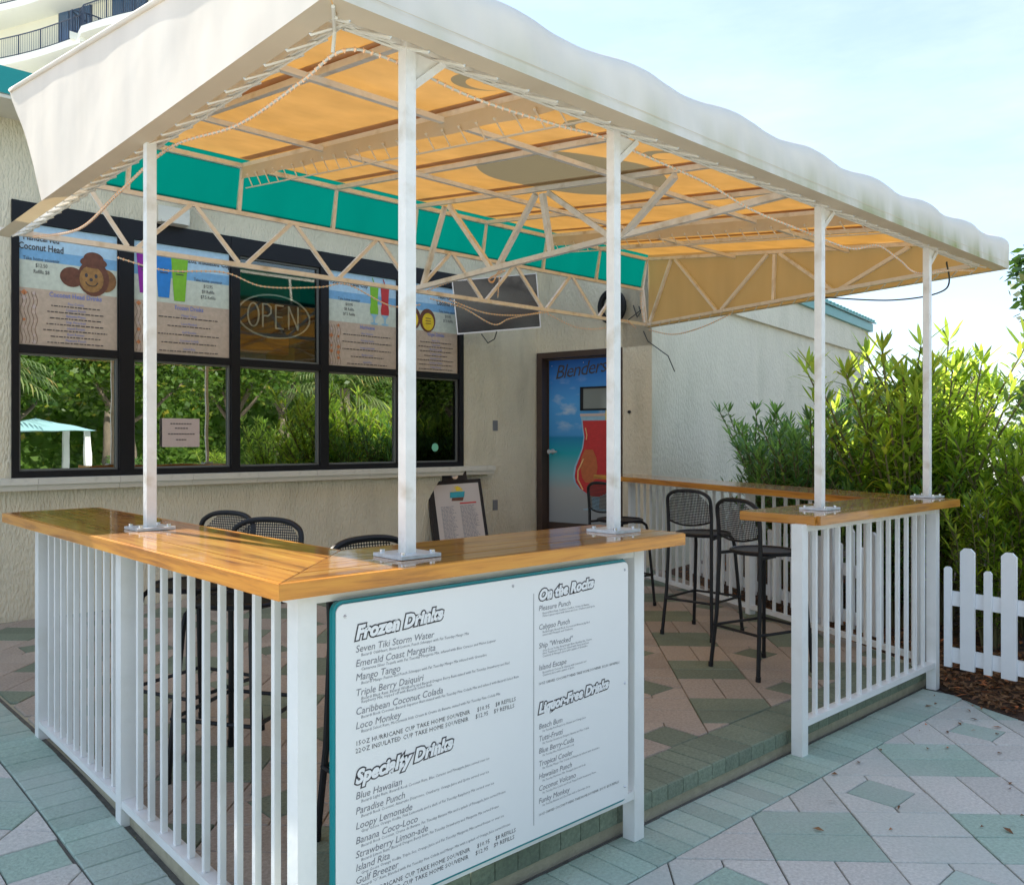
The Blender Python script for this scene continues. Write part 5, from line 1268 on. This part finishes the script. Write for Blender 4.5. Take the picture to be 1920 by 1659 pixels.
def palm(x, y, h, label, n=26, L_=1.6, seed=1, fan=False):
    t = thing('palm_tree', label, 'palm tree', (x, y, 0)); rr = random.Random(seed)
    pts = [(0, 0, 0), (.05, .02, h * .4), (0, .08, h * .8), (0, .08, h)]
    tm = MB().tube(pts, .13, 10, rs=[.17, .14, .15, .13])
    for k in range(int(h * 7)): z = k / 7; a = k * 2.4; tm.bar((.12 * math.cos(a), .12 * math.sin(a), z), (.20 * math.cos(a), .20 * math.sin(a), z + .12), .07, .03)
    build('trunk', tm, M['bark'], t, local=True); fm = MB()
    for i in range(n):
        a = rr.uniform(0, 6.28); e = rr.uniform(-.5, 1.2); d = Vector((math.cos(a) * math.cos(e), math.sin(a) * math.cos(e), math.sin(e))); s = Vector((-math.sin(a), math.cos(a), 0)); o = Vector((0, .08, h))
        for k in range(12):
            t_ = .25 + .75 * k / 12; p = o + d * L_ * t_ - Vector((0, 0, .45 * L_ * t_ * t_))
            for sg_ in (-1, 1): leaf(fm, p, (s * sg_ * 1.0 + d * .8 - Vector((0, 0, .35))), .42 * L_ * (1.05 - .6 * t_), .035, .5)
    build('fronds', fm, M['frond'], t, local=True, kind='stuff')
    return t
tree(5, 18.0, 4.0, 4.1, 1.5, 'dark leaved tree reaching in at the right picture edge', 'leafdark', ls=.2, n=3800)
palm(17.6, 6.6, 2.3, 'distant palm with shaggy trunk at the right picture edge', 30, 1.4, 4)
for i, (x, y, s) in enumerate([(22, 9, .9), (26, 6, 1.0), (24, 2.5, .95), (30, 12, 1.1), (21, 12.5, .8)]):
    tree(6, x, y, 2.2, 1.9, ['low pale tree far behind the hedge, beyond the palm', 'distant bushy tree right of the palm', 'distant tree low at the far right', 'farthest tree on the skyline behind the hedge', 'distant tree behind the end of the side wing'][i], 'leaf', rz=i * 1.3, sc=s, n=3600, ls=.22, group='distant trees behind the hedge')
# the garden that the windows mirror, behind the camera
for i, (x, y, h, s, lb) in enumerate([(5.0, -7.5, 0, 1.0, 'leafy green tree mirrored in the leftmost lower window'), (8.2, -8.8, 0, 1.1, 'green tree behind the viewer mirrored in the second window'), (11.5, -9.5, 0, 1.15, 'leafy tree mirrored in the third lower window'), (14.0, -7.0, 0, 1.0, 'tree mirrored between the third and fourth windows'), (17.5, -9.0, 0, 1.1, 'tree mirrored in the fourth lower window'), (3.0, -11.5, 0, 1.2, 'taller tree left in the garden facing the bar'), (9.5, -14.5, 0, 1.5, 'big far tree in the garden facing the bar'), (16.0, -15, 0, 1.5, 'big far tree at the right of the garden facing the bar'), (22, -12, 0, 1.4, 'far garden tree beyond the fourth window reflection')]):
    tree(7, x, y, 3.1, 1.9, lb, 'leaf', rz=i * .9, sc=s, n=6500, ls=.17, group='garden trees facing the windows')
palm(12.6, -5.2, 2.9, 'palm with hanging fronds mirrored in the fourth window', 30, 1.7, 8); palm(3.9, -5.8, 3.1, 'palm mirrored at the left edge of the first window', 26, 1.6, 9)
for i, (x, y, s) in enumerate([(6.6, -4.6, .60), (9.3, -6.0, .66), (11.2, -5.6, .6), (13.4, -6.2, .66), (15.4, -6.0, .6)]):
    t = copy_tree(protos[(1, False)] if i % 2 else protos[(2, True)]); t.location = (x, y, 0); t.scale = (s * 1.5, s * 1.5, s); t['label'] = ['low hedge bush nearest the white cabana', 'low hedge bush mirrored under the second window', 'low hedge bush mirrored under the third window', 'low hedge bush mirrored under the fourth window', 'rightmost low hedge bush of the garden'][i]; t['group'] = 'low garden bushes facing the windows'
cb_ = thing('cabana', 'small white cabana with pale teal roof mirrored in the first window', 'cabana', (5.2, -6.2, 0))
for sx in (0, 1.5):
    for sy in (0, 1.5): build('post', MB().box(4.6 + sx, -7.0 + sy, 0, 4.72 + sx, -6.88 + sy, 1.72), M['white'], cb_)
mb = MB().add([(4.3, -7.3, 1.72), (6.3, -7.3, 1.72), (6.3, -5.2, 1.72), (4.3, -5.2, 1.72), (5.3, -6.2, 2.02)], [(0, 1, 4), (1, 2, 4), (2, 3, 4), (3, 0, 4), (3, 2, 1, 0)]); build('roof', mb, mat('pale_teal_cloth', (.34, .58, .62), .7), cb_)
mb = MB().box(4.75, -6.6, .45, 5.6, -6.0, .55); mb.box(4.75, -6.6, .55, 4.85, -6.0, 1.1); build('bench', mb, M['white'], cb_)
build('curtain', MB().box(4.62, -6.98, .1, 4.66, -6.5, 1.70), M['rocker'], cb_)
mb = MB().box(-14, -17.9, 0, 40, -17.5, 4.6); rr = random.Random(31)
for i in range(15000):
    p = Vector((rr.uniform(-6, 38), -17.3 + rr.uniform(-.3, .5), rr.uniform(0, 5.0) ** 1.0)); u = Vector((rr.uniform(-1, 1), rr.uniform(-.2, .8), rr.uniform(-.9, .5))).normalized(); v = u.cross(Vector((rr.uniform(-1, 1), rr.uniform(-1, 1), rr.uniform(-1, 1)))).normalized(); l = rr.uniform(.12, .38)
    mb.add([p, p + u * l * .5 + v * l * .3, p + u * l, p + u * l * .5 - v * l * .3], [(0, 1, 2, 3)])
build('garden_hedge', mb, M['leaf'], label='tall dark clipped hedge closing the garden behind the viewer', category='hedge')

# ------------------------------------------------------------------ high-rise
hr = thing('high_rise', 'cream high-rise with curved white balconies and dark railings, top left', 'high-rise', (10, 46, 0))
HD = Vector((.40, -.917, 0)).normalized(); HN = Vector((-.917, -.40, 0)).normalized()
def ray(px, t): a = (px - 960) / 1611; return Vector((VD.x + RD.x * a, VD.y + RD.y * a, 0)) * t
H0 = ray(-40, 46.0) + HD * 4.2
def hp_(s, o, z): return H0 + HD * s + HN * o + Vector((0, 0, z))
def hbox(s0, s1, o0, o1, z0, z1):
    v = [hp_(s0, o0, z0), hp_(s1, o0, z0), hp_(s1, o1, z0), hp_(s0, o1, z0), hp_(s0, o0, z1), hp_(s1, o0, z1), hp_(s1, o1, z1), hp_(s0, o1, z1)]
    return MB().add(v, [(0, 3, 2, 1), (4, 5, 6, 7), (0, 1, 5, 4), (1, 2, 6, 5), (2, 3, 7, 6), (3, 0, 4, 7)])
build('wall', hbox(-7.3, 22, -8, 0, 0, 34), M['hrbeige'], hr)
def hz(py, t=46.0): return 1.5 + (825 - py) * t / 1611
def slabpoly(s0, s1, d0, z0, z1):
    pts = []
    n = 16
    pts.append((s0, 0))
    if s0 > 0:
        for k in range(5, 0, -1): a = k / 6 * PI / 2; pts.append((s0 - .5 * math.sin(a), d0 * math.cos(a) ** .8))
    for k in range(n + 1):
        s = s0 + (s1 - s0) * k / n; o = d0 + .16 * math.sin(k / n * PI * 2.2)
        if k == 0: o *= .8
        pts.append((s, o))
    for k in range(1, 7): a = k / 6 * PI / 2; pts.append((s1 + .5 * math.sin(a), (d0 + .3) * math.cos(a) ** .8 if k < 6 else 0))
    mb = MB().prism(pts, z0, z1)
    for p in mb.v: q = hp_(p.x, p.y, p.z); p.x, p.y, p.z = q.x, q.y, q.z
    return mb, pts
FH = 2.75
for f in range(7):
    zf = hz(50) + (f - 3) * FH
    for s0, s1, d0, dz in ((-7.3, 5.3, 1.5, -.2), (5.0, 17.5, 1.9, 0.0)):
        mb, pts = slabpoly(s0, s1, d0, zf - .34 + dz, zf + dz); so_ = build('balcony', mb, M['hrwhite'], hr)
        rm = MB(); edge = [p for p in pts[1:]]
        top = [hp_(p[0], p[1] * .93, zf + 1.05 + dz) for p in edge]; low = [hp_(p[0], p[1] * .93, zf + .1 + dz) for p in edge]
        rm.tube(top, .035, 4); rm.tube(low, .025, 4)
        for i in range(len(edge) - 1):
            L_ = math.dist(edge[i], edge[i + 1]); n = max(1, int(L_ / .13))
            for k in range(n):
                p = lerp2(edge[i], edge[i + 1], k / n); big = (i % 2 == 0 and k == 0)
                rm.bar(hp_(p[0], p[1] * .93, zf + .02 + dz), hp_(p[0], p[1] * .93, zf + 1.05 + dz), .05 if big else .018)
        build('railing', rm, M['hrrail'], so_)
    for s in (1.9, 5.6, 10.5):
        fr = build('sliding_door', hbox(s, s + 2.3, .002, .06, zf + .05, zf + 2.35), M['hrrail'], hr)
        for k in range(3): build('pane', hbox(s + .08 + k * .75, s + .72 + k * .75, .062, .07, zf + .12, zf + 2.28), M['hrglass'], fr)
